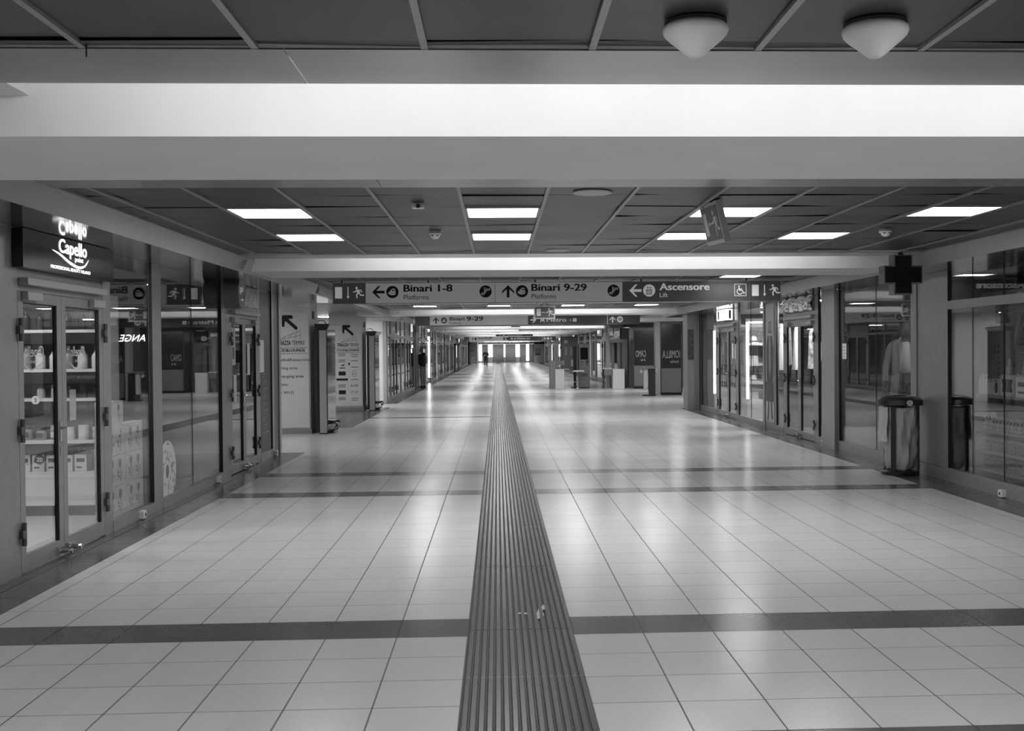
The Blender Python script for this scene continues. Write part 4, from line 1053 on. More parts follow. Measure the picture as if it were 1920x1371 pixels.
def totem(y, lab, dx=0):
    x0, x1 = -3.51+dx, -3.35+dx; t = thing('advertising_totem', (x0+.09, y, 0), lab, 'advertising totem', 'advertising totems along the shop fronts')
    m = MB(); m.box(x0-.06, x0+.02, y+.03, y+1.07, .02, 2.06); m.build('back_mount', TB, t)
    m = MB(); m.box(x0, x1, y+.004, y+1.1, 0, 2.06); m.build('case', TB, t)
    m = MB(); m.box(x0+.012, x1-.012, y-.004, y+.01, .02, 2.04); m.build('end_panel', TG, t)
    m = MB(); m.prism([(x0-.06, 2.06), (x1+.01, 2.06), (x1+.04, 2.17), (x0-.08, 2.17)], 'y', y, y+1.1); m.build('cap', TB, t)
    m = MB(); m.prism([(x1+.012, 2.065), (x1+.10, 2.15), (x1+.042, 2.168)], 'y', y+.02, y+1.08); m.build('light_visor', LGREY, t)
    m = MB(); m.box(x1-.002, x1+.004, y+.03, y+1.07, .16, 2.03); m.build('screen', SCREEN, t)
    r = MB()
    for yy in (y+.12, y+.62):
        r.tube([(x1, yy, .03), (x1+.08, yy, .03), (x1+.17, yy, .17), (x1+.13, yy, .22), (x1, yy, .20)], .022, 8)
    r.tube([(x1+.17, y+.08, .17), (x1+.17, y+.66, .17)], .024, 8); r.tube([(x1+.08, y+.12, .03), (x1+.08, y+.62, .03)], .02, 8)
    r.build('foot_rail', TB, t)
    c = MB(); c.tube([(x0-.12, y+.5, 2.12), (x0-.08, y+.48, 2.24), (x0+.02, y+.5, 2.25), (x0+.08, y+.5, 2.17)], .01, 6); c.build('cable', TB, t)
    return t
totem(21.36, 'tall grey advertising totem with black frame beside the nearer white pillar')
totem(29.62, 'tall grey advertising totem with black frame beside the further white pillar')
totem(84.0, 'distant advertising totem against the far shops, nearer of the far pair', .16)
totem(91.0, 'distant advertising totem against the far shops, further of the far pair', .16)
for (y, lab) in ((21.75, 'small grey junction box high on the nearer white pillar'), (30.05, 'small grey junction box high on the further white pillar')):
    m = MB(); m.rbox(-3.70, -3.66, y, y+.13, 2.28, 2.43, .01); tag(m.build('junction_box', MGREY), lab, 'junction box')
# ================================================================== right side
# pharmacy cross hung from the ceiling
t = thing('pharmacy_cross', (4.61, 12.1, 2.44), 'dark pharmacy cross with grey edge hanging from the ceiling before the clothes shop', 'cross sign')
def crossp(x, z, w, h, a, b): return [(x-a, z-h), (x+a, z-h), (x+a, z-b), (x+w, z-b), (x+w, z+b), (x+a, z+b), (x+a, z+h), (x-a, z+h), (x-a, z+b), (x-w, z+b), (x-w, z-b), (x-a, z-b)]
cx_, cz_ = 4.615, 2.442
m = MB(); m.prism(crossp(cx_, cz_, .222, .225, .105, .103), 'y', 12.08, 12.25); m.build('case', mat('cross_edge', .17, .45, .3), t)
m = MB(); m.prism(crossp(cx_, cz_, .207, .210, .090, .088), 'y', 12.074, 12.08); m.build('display', mat('cross_face', .008, .25), t)
m = MB(); m.tube([(cx_, 12.16, cz_+.22), (cx_, 12.16, ZC+.01)], .03, 10); m.build('hanger', DGREY, t)
d = Draw((cx_-.222, 0, 0), (0, -1, 0), (0, 0, 1), .002)
for k in range(4): d.rect(-12.19, cz_-.07+.035*k, -12.13, cz_-.055+.035*k)
d.mb.build('side_marks', DGREY, t)
# near waste bin
def big_bin(x, y):
    t = thing('waste_bin', (x, y, 0), 'tall transparent waste bin with dark lid beside the pharmacy window', 'waste bin')
    m = MB(); m.lathe([(.20, 0), (.235, .005), (.24, .045), (.228, .058), (.1, .058)], (x, y, 0), 40); m.build('base', BLACK, t, True)
    m = MB(); m.lathe([(.278, .882), (.284, .89), (.280, .950), (.235, .985), (.13, 1.0), (.12, .985), (.10, .95)], (x, y, 0), 44); m.lathe([(.278, .883), (.12, .91)], (x, y, 0), 44); m.build('lid', mat('bin_lid', .022, .35), t, True)
    for a in (-2.27, .0, 2.0):
        px, py = x+.232*math.cos(a), y+.232*math.sin(a); tx, ty = -math.sin(a)*.028, math.cos(a)*.028; nx, ny = math.cos(a)*.012, math.sin(a)*.012
        vs = [(px+sx*tx+sn*nx, py+sx*ty+sn*ny, z) for z in (.05, .87) for sx, sn in ((-1, -1), (1, -1), (1, 1), (-1, 1))]
        m = MB(); m.add(vs, [(0, 3, 2, 1), (4, 5, 6, 7), (0, 1, 5, 4), (1, 2, 6, 5), (2, 3, 7, 6), (3, 0, 4, 7)]); m.build('rib', BLACK, t)
    m = MB(); n = 44
    vs = [(x+.226*math.cos(2*math.pi*i/n), y+.226*math.sin(2*math.pi*i/n), z) for z in (.07, .87) for i in range(n)]
    m.add(vs, [(i, (i+1) % n, n+(i+1) % n, n+i) for i in range(n)]); m.build('clear_wall', glass_mat('bin_plastic', .88, .5, .05, .12), t, True)
    # crumpled bag inside
    bm_ = MB(); n, L = 40, 16; r3 = random.Random(3)
    ph = [r3.uniform(0, 6.28) for _ in range(6)]; vs = []
    for k in range(L+1):
        z = .075+.785*k/L
        for i in range(n):
            a = 2*math.pi*i/n
            r_ = .182+.022*(k/L)+.016*math.sin(5*a+ph[0]+2.2*z*3)+.011*math.sin(9*a+ph[1]-z*7)+.008*math.sin(17*a+ph[2]+z*14)
            if k < 3: r_ *= (.82, .95, .99)[k]
            vs.append((x+r_*math.cos(a), y+r_*math.sin(a), z+.012*math.sin(3*a+ph[3])))
    bm_.add(vs, [(k*n+i, k*n+(i+1) % n, (k+1)*n+(i+1) % n, (k+1)*n+i) for k in range(L) for i in range(n)]+[tuple(range(n))[::-1]])
    bm_.build('liner_bag', glass_mat('bag_film', .66, .25, .12, .35) if False else mat('bag_plastic', .60, .3), t, True)
    vs = []; n2 = 10      # bag edge hanging out at the left
    f = MB()
    for k in range(9):
        z = .87-.055*k
        for i in range(n2):
            a = math.radians(150+i*7); r_ = .245+.012*math.sin(i*1.7+k)+.002*k; vs.append((x+r_*math.cos(a), y+r_*math.sin(a), z-.012*math.cos(i*.8)))
    f.add(vs, [(k*n2+i, k*n2+i+1, (k+1)*n2+i+1, (k+1)*n2+i) for k in range(8) for i in range(n2-1)]); f.build('bag_overhang', mat('bag_plastic', .60, .3), t, True)
    d = Draw((x+.02, y-.288, 0), (1, 0, 0), (0, 0, 1), .0); d.disc(0, .92, .038, 0, 1, 24, .034); d.stroke([(.016*math.cos(q), .92+.014*math.sin(q)) for q in [i*.55 for i in range(10)]], .007, k=.0006)
    d.mb.build('round_sticker', [DGREY, PAPER], t)
big_bin(5.105, 13.5)
# pharmacy shelf with goods
t = thing('display_rack', (5.9, 11.2, 0), 'low stepped display shelf inside the pharmacy window', 'shelf rack')
for z in (1.05, .64, .40, .18):
    m = MB(); m.box(5.72, 6.15, 8.6, 12.78, z-.03, z); m.build('shelf', mat('pharm_shelf', .30, .5), t)
for y in (8.6, 12.74):
    m = MB(); m.box(5.74, 6.15, y, y+.04, 0, 1.02); m.build('side_panel', mat('pharm_shelf', .30, .5), t)
m = MB(); m.box(6.15, 6.18, 8.6, 12.78, 0, 1.02); m.build('back_panel', INW, t)
t = thing('display_board', (6.5, 12.9, 0), 'pale upright board with faint round marks behind the pharmacy glass', 'board')
m = MB(); m.box(6.2, 6.24, 10.2, 13.6, 1.06, 2.3); m.build('sheet', mat('board_pale', .58, .5), t)
d = Draw((6.2, 0, 0), (0, -1, 0), (0, 0, 1), .003)
for k in range(6): d.disc(-13.1+.0, 1.62-.07*k, .02)
for k in range(2): d.disc(-13.2, 1.62-.07*k, .02)
d.rect(-13.5, 1.86, -13.15, 1.89); d.mb.build('marks', mat('faint_ink', .22, .5), t)
t = thing('poster', (6.1, 11.9, 1.6), 'pale cosmetic poster showing long dark wavy hair inside the pharmacy window', 'poster')
m = MB(); m.box(6.16, 6.18, 11.6, 12.76, 1.05, 2.1); m.build('sheet', mat('poster_pale', .42, .4), t)
d = Draw((6.16, 0, 0), (0, -1, 0), (0, 0, 1), .003)
d.poly([(-12.62, 1.22), (-12.58, 1.30), (-12.65, 1.36), (-12.59, 1.46), (-12.62, 1.55), (-12.56, 1.70), (-12.50, 1.85), (-12.42, 1.98), (-12.27, 2.05), (-12.12, 2.04), (-12.17, 1.8), (-12.34, 1.6), (-12.38, 1.42), (-12.44, 1.28), (-12.52, 1.30)])
d.poly([(-12.34, 1.6), (-12.17, 1.8), (-12.12, 2.0), (-11.82, 2.0), (-11.77, 1.6), (-11.92, 1.2), (-12.32, 1.15), (-12.38, 1.42)], k=.0004, mi=1)
d.mb.build('print', [BLACK, mat('print_skin', .34, .5)], t)
t = thing('poster', (6.1, 12.5, 1.9), 'small framed notice above the pharmacy shelf', 'poster')
m = MB(); m.box(6.17, 6.19, 12.78, 13.12, 1.90, 2.14); m.build('sheet', mat('poster_dark', .03, .4), t)
d = Draw((6.17, 0, 0), (0, -1, 0), (0, 0, 1), .003); d.text('Your', -13.06, 2.04, .06, .01, .2); d.text('Look', -13.06, 1.94, .06, .01, .2); d.mb.build('lettering', MGREY, t)
for k in range(5):
    y = 12.70-.075*k
    bottle('bottle', (5.8, y, 1.05), .033, .24 if k < 3 else .19, PALE, PALE, f'white bottle, {ORD[k]} from the bin end on the upper pharmacy shelf', 'white bottles on the upper pharmacy shelf', .85)
bottle('bottle', (5.95, 12.28, 1.05), .06, .42, mat('pack_light', .5, .4), PALE, 'tall pale lotion bottle behind the small boxes on the pharmacy shelf', 'white bottles on the upper pharmacy shelf', .8)
def oval(d, a, z, w, h): d.disc(a+.5*w, z+.48*h, .30*w, 0, 0, 24, .36*h); d.rect(a+.2*w, z+.88*h, a+.8*w, z+.93*h)
def fig(d, a, z, w, h): d.poly([(a+.12*w, z+.2*h), (a+.88*w, z+.2*h), (a+.8*w, z+.5*h), (a+.9*w, z+.8*h), (a+.1*w, z+.8*h), (a+.2*w, z+.5*h)]); d.stroke([(a+.42*w, z+.3*h), (a+.55*w, z+.55*h), (a+.5*w, z+.7*h)], .1*w, k=.0004, mi=1)
carton(5.76, 5.9, 12.16, 12.30, 1.05, .19, PALE, 'white box with dark oval window on the pharmacy shelf', 'boxes on the upper pharmacy shelf', oval, '-x')
carton(5.76, 5.92, 11.80, 12.13, 1.05, .24, PALE, 'wide white box with a dark picture on the pharmacy shelf', 'boxes on the upper pharmacy shelf', fig, '-x')
carton(5.74, 5.9, 11.40, 11.72, 1.05, .22, PALE, 'white box with two printed bars beside the picture box on the pharmacy shelf', 'boxes on the upper pharmacy shelf', None, '-x')
for k in range(12):
    y = 12.62-.085*k
    carton(5.78, 5.84, y-.05, y, .64, .20 if k in (1, 2) else .15, PALE if k % 2 == 0 else mat('pack_light', .5, .4), f'slim upright box, {ORD[k]} from the bin end on the lower pharmacy shelf', 'slim boxes on the lower pharmacy shelf', None, '-x')
for r_, (z, rn) in enumerate(((.40, 'third'), (.18, 'lowest'))):
    for k in range(6):
        y = 12.6-.2*k
        carton(5.78, 5.95, y-.18, y, z, .15, mat('pack_mid2', .17, .5), f'flat grey pack, {ORD[k]} from the bin end on the {rn} pharmacy shelf', f'grey packs on the {rn} pharmacy shelf', None, '-x')
# notices
for (y, z0, z1, w, lab) in ((17.78, 1.40, 1.72, .2, 'white notice on the narrow pane beside the clothes shop doors'), (16.66, 1.44, 1.68, .2, 'white notice on the clothes shop window next to the pilaster')):
    d = Rf.draw(.005, .002); d.rect(-y-w/2, z0, -y+w/2, z1, mi=1)
    for k in range(5): d.rect(-y-w*.35, z1-.06-.05*k, -y+w*.3, z1-.05-.05*k, k=.0004)
    tag(d.mb.build('notice', [MGREY, PAPER]), lab, 'notice')
# quilted silver sign above the clothes shop door, lit white sign above the next one
t = thing('shop_sign', (XR-.05, 19.1, 2.4), 'shiny crumpled silver sign above the clothes shop doors', 'shop sign')
m = MB()
ny, nz = 40, 10; r5 = random.Random(9); vs = []
for i in range(ny+1):
    for k in range(nz+1):
        u, v = i/ny, k/nz; b_ = .05+.06*math.sin(math.pi*v)**.5*(1 if 0 < u < 1 else .3)+.012*math.sin(u*37+v*5)+.01*math.sin(u*19-v*11)
        vs.append((XR-b_, 18.2+1.8*u, 2.262+.27*v))
m.add(vs, [(i*(nz+1)+k, i*(nz+1)+k+1, (i+1)*(nz+1)+k+1, (i+1)*(nz+1)+k) for i in range(ny) for k in range(nz)]); m.build('crumpled_face', mat('silver_foil', .7, .1, 1.0, bump=.08, bscale=9), t, True)
m = MB(); Rf.bx(m, 18.18, 20.02, 2.255, 2.537, -.045, .02); m.build('panel', FRAME, t)
t = thing('shop_sign', (XR-.05, 25.1, 2.4), 'glowing white box sign above the accessory shop door', 'shop sign')
m = MB(); Rf.bx(m, 24.6, 25.75, 2.27, 2.53, -.14, .02); m.build('case', LGREY, t)
m = MB(); Rf.bx(m, 24.62, 25.73, 2.275, 2.525, -.146, -.14); m.box(XR-.14, XR-.02, 24.594, 24.60, 2.275, 2.525); m.build('lit_face', emis('sign_glow', 1, 5.0), t)
m = MB(); Rf.bx(m, 25.45, 25.6, 2.3, 2.5, -.15, -.146); m.box(XR-.10, XR-.05, 24.588, 24.594, 2.30, 2.5); m.build('dark_mark', BLACK, t)
# poster of a woman beside the accessory window
t = thing('poster', (XR-.03, 21.2, 1.2), 'tall pale poster of a standing woman in a dark coat beside the accessory window', 'poster')
m = MB(); Rf.bx(m, 20.90, 21.55, .15, 2.5, -.012, -.004); m.build('sheet', mat('poster_sheet', .56, .4), t)
d = Rf.draw(-.012, .002); d.r = d.r*1.35; d.o = d.o+Vector((0, -21.22*.35, 0)); c = -21.22
d.poly([(c-.10, 1.92), (c-.06, 2.14), (c+.06, 2.14), (c+.09, 1.92)], k=.0); d.disc(c, 2.03, .075, .0004, 1, 20, .10)
d.poly([(c-.13, 1.86), (c+.13, 1.86), (c+.21, 1.60), (c+.20, 1.10), (c+.15, .86), (c-.15, .86), (c-.20, 1.10), (c-.21, 1.60)], k=.0002)
d.poly([(c-.05, 1.86), (c+.05, 1.86), (c+.045, 1.2), (c, 1.02), (c-.045, 1.2)], k=.0006, mi=1)
d.poly([(c-.24, .95), (c+.2, .95), (c+.22, .55), (c-.22, .55)], k=.0007); d.stroke([(c-.08, .55), (c-.1, .30), (c-.12, .2)], .07, k=.0003); d.stroke([(c+.08, .55), (c+.1, .34), (c+.13, .24)], .07, k=.0003)
d.mb.build('print', [mat('print_dark', .06, .5), mat('print_skin2', .34, .5)], t)
# clothes hanging inside
def garment(x, y, z1, z0, w, m_, lab, grp='clothes hanging in the dark shop'):
    t = thing('hanging_garment', (x, y, z1), lab, 'garment', grp)
    m = MB(); n = 18; L = 8; vs = []
    for k in range(L+1):
        v = k/L; hw = w*(.34+.16*v) if k else w*.22; dp = .05+.03*v
        for i in range(n):
            a = 2*math.pi*i/n; f = 1+.12*math.sin(4*a+x*9)*v
            vs.append((x+hw*math.cos(a)*f, y+dp*math.sin(a)*f, z1+(z0-z1)*v))
    m.add(vs, [(k*n+i, (k+1)*n+i, (k+1)*n+(i+1) % n, k*n+(i+1) % n) for k in range(L) for i in range(n)]+[tuple(range(n)), tuple(range(L*n, L*n+n))[::-1]])
    m.build('cloth', m_, t, True)
    h = MB(); h.tube([(x, y, z1), (x, y, z1+.07), (x+.02, y, z1+.10), (x, y, z1+.115)], .004, 6); h.tube([(x-.3*w, y, z1-.03), (x, y, z1+.02), (x+.3*w, y, z1-.03)], .006, 6); h.build('hanger', CHROME, t)
CLW = mat('cloth_white', .88, .8)
garment(5.64, 21.25, 2.10, 1.18, .16, CLW, 'long white garment seen in the narrow pane beyond the clothes shop doors')
garment(5.96, 21.25, 2.05, 1.18, .18, CLW, 'long white garment hanging behind the further clothes shop door leaf')
garment(5.80, 21.25, 2.05, 1.28, .12, mat('cloth_grey', .2, .8), 'grey garment hanging between the two white ones')
garment(6.28, 21.25, 2.00, 1.2, .22, mat('cloth_pattern', .35, .8, noise=.9, nscale=9), 'black and white patterned garment behind the nearer clothes shop door leaf')
m = MB(); m.tube([(5.5, 21.25, 2.212), (6.9, 21.25, 2.212)], .012, 8); m.tube([(5.56, 21.25, 0), (5.56, 21.25, 2.2)], .012, 8); m.tube([(6.85, 21.25, 0), (6.85, 21.25, 2.2)], .012, 8)
tag(m.build('clothes_rail', CHROME), 'steel clothes rail inside the dark clothes shop', 'clothes rail')
# lit accessory shelves
LED = emis('led_white', 1, 6.0)
for (x, y, z0, z1, lab) in ((5.62, 24.05, .48, 2.2, 'tall glowing light strip at the edge of the lit hat shelves'), (5.62, 27.75, .45, 2.08, 'tall glowing light strip near the far end of the accessory shop')):
    t = thing('light_strip', (x, y, z0), lab, 'light strip', 'glowing light strips in the accessory shop')
    m = MB(); m.box(x-.025, x+.03, y, y+.03, z0, z1); m.build('tube', LED, t)
    m = MB(); m.box(x-.03, x+.035, y+.03, y+.06, z0-.02, z1+.02); m.build('channel', LGREY, t)
t = thing('display_rack', (6.0, 24.3, 0), 'white lit accessory shelves with hats and bags', 'shelf rack')
for z in (1.74, 1.28, .86, .45):
    m = MB(); m.box(5.68, 6.6, 24.12, 24.5, z-.06, z); m.build('shelf', PALE, t)
m = MB(); m.box(5.68, 6.6, 24.5, 24.53, 0, 2.3); m.build('back_panel', MGREY, t)
m = MB(); m.box(5.62, 6.6, 24.1, 24.5, 0, .39); m.build('base_cabinet', PALE, t)
m = MB(); m.box(5.6, 6.6, 24.1, 24.14, 2.18, 2.22); m.build('top_light', LED, t)
hat = 0
for z, rn in ((1.74, 'top'), (1.28, 'second'), (.86, 'third'), (.45, 'lowest')):
    for k, x in enumerate((5.80, 6.08)):
        lab = f'{"rounded hat" if (k+hat) % 2 == 0 else "small upright bag"} on the {rn} lit accessory shelf, {"by the light strip" if k == 0 else "away from the light strip"}'
        if (k+hat) % 2 == 0:
            t = thing('hat', (x, 24.25, z), lab, 'hat', 'goods on the lit shelves'); m = MB(); m.lathe([(.13, 0), (.13, .012), (.085, .02), (.08, .1), (.06, .14), (.02, .15)], (x, 24.25, z), 20); m.build('crown', [PALE, MGREY][hat % 2], t, True)
            m = MB(); m.lathe([(.086, .022), (.088, .05), (.082, .05)], (x, 24.25, z), 20); m.build('band', DGREY, t, True)
        else:
            t = thing('handbag', (x, 24.25, z), lab, 'bag', 'goods on the lit shelves'); m = MB(); m.prism([(x-.11, z), (x+.11, z), (x+.09, z+.17), (x-.09, z+.17)], 'y', 24.2, 24.3); m.build('body', [MGREY, PALE][hat % 2], t)
            m = MB(); m.tube([(x-.05, 24.25, z+.17), (x-.04, 24.25, z+.25), (x+.04, 24.25, z+.25), (x+.05, 24.25, z+.17)], .007, 6); m.build('handle', DGREY, t)
    hat += 1
# picture on the right pillar
t = thing('poster', (5.1, 28.6, 1.7), 'dark framed picture on the grey pillar beyond the accessory shop', 'poster')
m = MB(); m.box(5.085, 5.235, 28.595, 28.615, 1.33, 2.12); m.build('sheet', mat('pillar_picture', .07, .3, noise=.9, nscale=16), t)
m = MB(); m.box(5.08, 5.24, 28.605, 28.619, 1.32, 2.13); m.build('frame', DGREY, t)
# black kiosk shutters with mirrored lettering
def kiosk(x0, x1, y, dpt, z1, txt, sub, lab, tx0, tw):
    t = thing('kiosk', ((x0+x1)/2, y, 0), lab, 'kiosk')
    m = MB(); m.box(x0, x1, y+.02, y+dpt, .08, z1); m.build('body', mat('kiosk_body', .06, .35), t)
    m = MB(); m.box(x0+.02, x1-.02, y+.03, y+dpt, 0, .08); m.build('plinth', BLACK, t)
    m = MB(); m.box(x0+.03, x1-.05, y, y+.02, .95, z1-.12); m.build('dark_shutter', mat('kiosk_gloss', .03, .2), t)
    m = MB(); m.box(x0+.03, x1-.05, y, y+.02, .10, .94); m.build('lower_panel', mat('kiosk_grey', .2, .35, .3), t)
    m = MB(); m.box(x0+.03, x1-.05, y-.03, y+.02, z1-.115, z1-.03); m.build('shutter_box', mat('kiosk_rail', .12, .4), t)
    m = MB(); m.box(x0, x0+.03, y-.02, y+.03, .08, z1); m.box(x1-.05, x1, y-.02, y+.03, .08, z1); m.build('frame', DGREY, t)
    d = face(y); d.text(txt, tx0, 1.30, .27, .0, tw, mirror=True); d.text(sub, tx0+tw*.45, 1.13, .1, 0, tw*.5, mirror=True, slant=.2); d.mb.build('lettering', mat('kiosk_ink', .42, .5), t)
    return t
t = kiosk(5.69, 6.46, 37.5, 1.6, 2.6, 'IOMILLA', 'italia', 'dark closed kiosk with seven mirror-written letters, nearer of the two kiosks', 5.76, .62)
m = MB(); m.box(5.55, 5.69, 37.52, 37.9, 0, 2.56); m.build('side_post', LGREY, t)
kiosk(5.56, 6.5, 44.0, 1.4, 2.5, 'CAMO', 'it', 'dark closed kiosk with four mirror-written letters, behind the slim bin', 5.66, .42)
# slim bin with a hanging bag
t = thing('waste_bin', (5.2, 37.1, 0), 'slim dark waste bin with a pale bag hanging at its side, by the kiosks', 'waste bin')
m = MB(); m.lathe([(.24, 0), (.25, .01), (.24, .04)], (5.23, 37.1, 0), 28); m.build('base', BLACK, t)
m = MB(); m.box(5.21, 5.43, 36.98, 37.22, .03, .93); m.build('body', mat('bin_body', .03, .3), t)
m = MB(); m.rbox(4.97, 5.45, 36.9, 37.3, .94, .99, .015); m.build('lid', mat('bin_lid2', .16, .4), t)
m = MB(); vs = []
for k in range(9):
    v = k/8
    for i in range(14):
        a = 2*math.pi*i/14; r_ = 1+.1*math.sin(5*a+k); vs.append((5.12+.085*math.cos(a)*r_, 37.08+.085*math.sin(a)*r_, .93-.70*v))
m.add(vs, [(k*14+i, k*14+(i+1) % 14, (k+1)*14+(i+1) % 14, (k+1)*14+i) for k in range(8) for i in range(14)]+[tuple(range(112, 126))]); m.build('bag', mat('bag_plastic', .60, .3), t, True)
m = MB(); m.lathe([(.01, 0), (.05, .02), (.06, .08), (.03, .14)], (4.96, 37.08, .78), 12); m.lathe([(.01, 0), (.04, .02), (.05, .09), (.02, .13)], (5.47, 37.08, .80), 12); m.build('bag_edge', mat('bag_plastic', .60, .3), t, True)
# desk and gate with white boxes
GR = mat('gate_grey', .24, .45)
t = thing('service_desk', (2.5, 45, 0), 'low grey arched desk with a white box front beside the bar stool', 'desk')
m = MB(); m.box(2.18, 2.40, 44.9, 45.6, 0, 1.15); m.build('post', GR, t)
m = MB(); m.box(2.40, 2.80, 45.2, 45.5, .98, 1.15); m.build('arch_beam', GR, t)
m = MB(); m.box(2.40, 2.77, 44.85, 45.5, .0, .79); m.build('white_box', PAPER, t)
m = MB(); m.box(2.38, 3.0, 44.84, 45.5, .79, .81); m.build('top', PAPER, t)
t = thing('security_gate', (5.0, 45, 0), 'tall grey arched gate with a white box in front, under the round clock', 'gate')
m = MB(); m.box(5.24, 5.42, 44.9, 45.5, 0, 2.04); m.build('post', GR, t)
m = MB(); m.box(4.70, 5.24, 44.9, 45.5, 1.9, 2.04); m.build('arch_beam', GR, t)
m = MB(); m.box(4.56, 4.70, 45.0, 45.4, 0, 2.3); m.build('post', mat('gate_pale', .36, .45), t)
for (a, b) in ((4.80, 4.93), (5.06, 5.2)):
    m = MB(); m.box(a, b, 45.45, 45.5, .8, 1.9); m.build('curtain_panel', LGREY, t)
m = MB(); m.box(4.76, 5.24, 44.4, 44.85, 0, .8); m.build('white_box', PAPER, t)
t = thing('side_table', (4.5, 44.7, 0), 'small grey table with thin legs beside the white gate box', 'table')
m = MB(); m.box(4.36, 4.74, 44.5, 44.9, .80, .83); m.build('table_top', PAPER, t)
for (a, b) in ((4.4, 44.54), (4.7, 44.54), (4.4, 44.86), (4.7, 44.86)):
    m = MB(); m.tube([(a, b, .80), (a, b, 0)], .016, 8); m.build('leg', DGREY, t)
m = MB(); m.box(4.42, 4.7, 44.52, 44.54, .55, .79); m.build('modesty_panel', MGREY, t)
# ticket machine
t = thing('ticket_machine', (3.62, 45.1, 0), 'grey ticket machine with a dark screen between the desk and the gate', 'ticket machine')
m = MB(); m.rbox(3.40, 3.86, 45.0, 45.5, .04, 1.86, .015); m.build('body', mat('machine_grey', .17, .4, .2), t)
m = MB(); m.box(3.46, 3.78, 44.985, 45.0, 1.20, 1.70); m.build('screen', mat('dark_screen', .008, .08), t)
m = MB(); m.box(3.36, 3.40, 45.0, 45.5, 0, 1.84); m.build('side_trim', BLACK, t)
m = MB()
for (a, b, c, e) in ((3.48, 3.56, 1.08, 1.12), (3.70, 3.79, 1.05, 1.16), (3.48, 3.54, .98, 1.0), (3.70, 3.78, .96, 1.0), (3.58, 3.64, .82, .84)): m.box(a, b, 44.988, 45.0, c, e)
m.cyl((3.62, 44.99, 1.77), .02, .012, 'y', 14); m.build('slots', BLACK, t)
d = face(44.995)
for k in range(3): d.poly([(3.52+.08*k, .5), (3.56+.08*k, .5), (3.60+.08*k, .62), (3.56+.08*k, .62)])
d.mb.build('stripe_logo', BLACK, t)
m = MB(); m.box(3.42, 3.84, 45.02, 45.48, 0, .04); m.build('plinth', BLACK, t)
t = thing('roll_banner', (3.25, 45.3, 0), 'narrow black standing banner beside the ticket machine', 'banner')
m = MB(); m.add([(3.16, 45.3, 1.76), (3.33, 45.3, 1.76), (3.30, 45.3, .06), (3.20, 45.3, .06), (3.16, 45.31, 1.76), (3.33, 45.31, 1.76), (3.30, 45.31, .06), (3.20, 45.31, .06)], [(0, 3, 2, 1), (4, 5, 6, 7), (0, 1, 5, 4), (2, 3, 7, 6), (1, 2, 6, 5), (3, 0, 4, 7)]); m.build('sheet', TB, t)
m = MB(); m.box(3.10, 3.36, 45.22, 45.4, 0, .06); m.build('foot', DGREY, t)
t = thing('bar_stool', (3.34, 44.7, 0), 'white-seated bar stool with foot ring in front of the ticket machine', 'stool')
m = MB(); m.rbox(3.14, 3.58, 44.52, 44.88, .70, .755, .02); m.build('seat', PAPER, t)
m = MB(); m.cyl((3.34, 44.7, .03), .028, .67, 'z', 14); m.build('pole', CHROME, t)
m = MB(); m.tube([(3.34+.17*math.cos(a), 44.7+.17*math.sin(a), .28) for a in [2*math.pi*i/24 for i in range(24)]], .012, 8, closed=True); m.tube([(3.17, 44.7, .28), (3.51, 44.7, .28)], .01, 8); m.build('foot_ring', CHROME, t)
m = MB(); m.lathe([(.20, 0), (.2, .01), (.06, .035), (.03, .04)], (3.34, 44.7, 0), 28); m.build('base', CHROME, t, True)
# far right: grey poster wall, lit strip in a left window, far bins and notices
t = thing('poster_stand', (5.1, 62, 0), 'grey glazed poster stand with pale notices beyond the ticket machine', 'poster stand')
m = MB(); m.box(4.30, 5.38, 71.98, 72.06, .2, 2.45); m.build('sheet', mat('stand_grey', .13, .4), t)
m = MB(); m.box(4.24, 4.30, 71.94, 72.1, 0, 2.6); m.box(5.36, 5.42, 71.94, 72.1, 0, 2.6); m.box(4.3, 5.36, 71.94, 72.1, 2.45, 2.5); m.build('frame', DGREY, t)
d = face(71.98); d.rect(4.45, 2.05, 4.7, 2.25); d.rect(4.9, .5, 5.1, .95)
for k in range(4):
    for q in (4.5, 4.85): d.rect(q, 1.3+.14*k, q+.14, 1.36+.14*k)
d.mb.build('notices', LGREY, t)
t = thing('light_strip', (XL-.1, 55.8, .35), 'tall glowing light strip in a distant window beyond the standing man', 'light strip')
m = MB(); m.box(XL-.02, XL+.04, 55.6, 55.72, .25, 2.35); m.build('tube', LED, t)
m = MB(); m.box(XL-.04, XL-.02, 55.58, 55.74, .2, 2.4); m.build('channel', LGREY, t)
for (x, lab) in ((-3.05, 'pale waste bin standing by the far end wall behind the walking person'), (4.75, 'pale waste bin standing under the far framed notice')):
    t = thing('waste_bin', (x, 132, 0), lab, 'waste bin')
    m = MB(); m.box(x-.22, x+.22, 131.8, 132.2, 0, .95); m.build('body', LGREY, t)
    m = MB(); m.box(x-.24, x+.24, 131.78, 132.22, .95, 1.0); m.build('lid', DGREY, t)
t = thing('notice', (4.95, 132.1, 1.5), 'dark framed notice above the far pale bin on the kiosk side', 'notice')
m = MB(); m.box(4.65, 5.25, 131.9, 131.95, 1.0, 1.8); m.build('frame', DGREY, t); m = MB(); m.box(4.7, 5.2, 131.89, 131.9, 1.15, 1.75); m.build('sheet', MGREY, t)
m = MB(); m.box(-3.5, -2.9, E0-6.06, E0-6.01, 1.55, 1.6); tag(m.build('arrow_plate', BLACK), 'thin dark direction plate on the far end wall behind the walking person', 'sign')
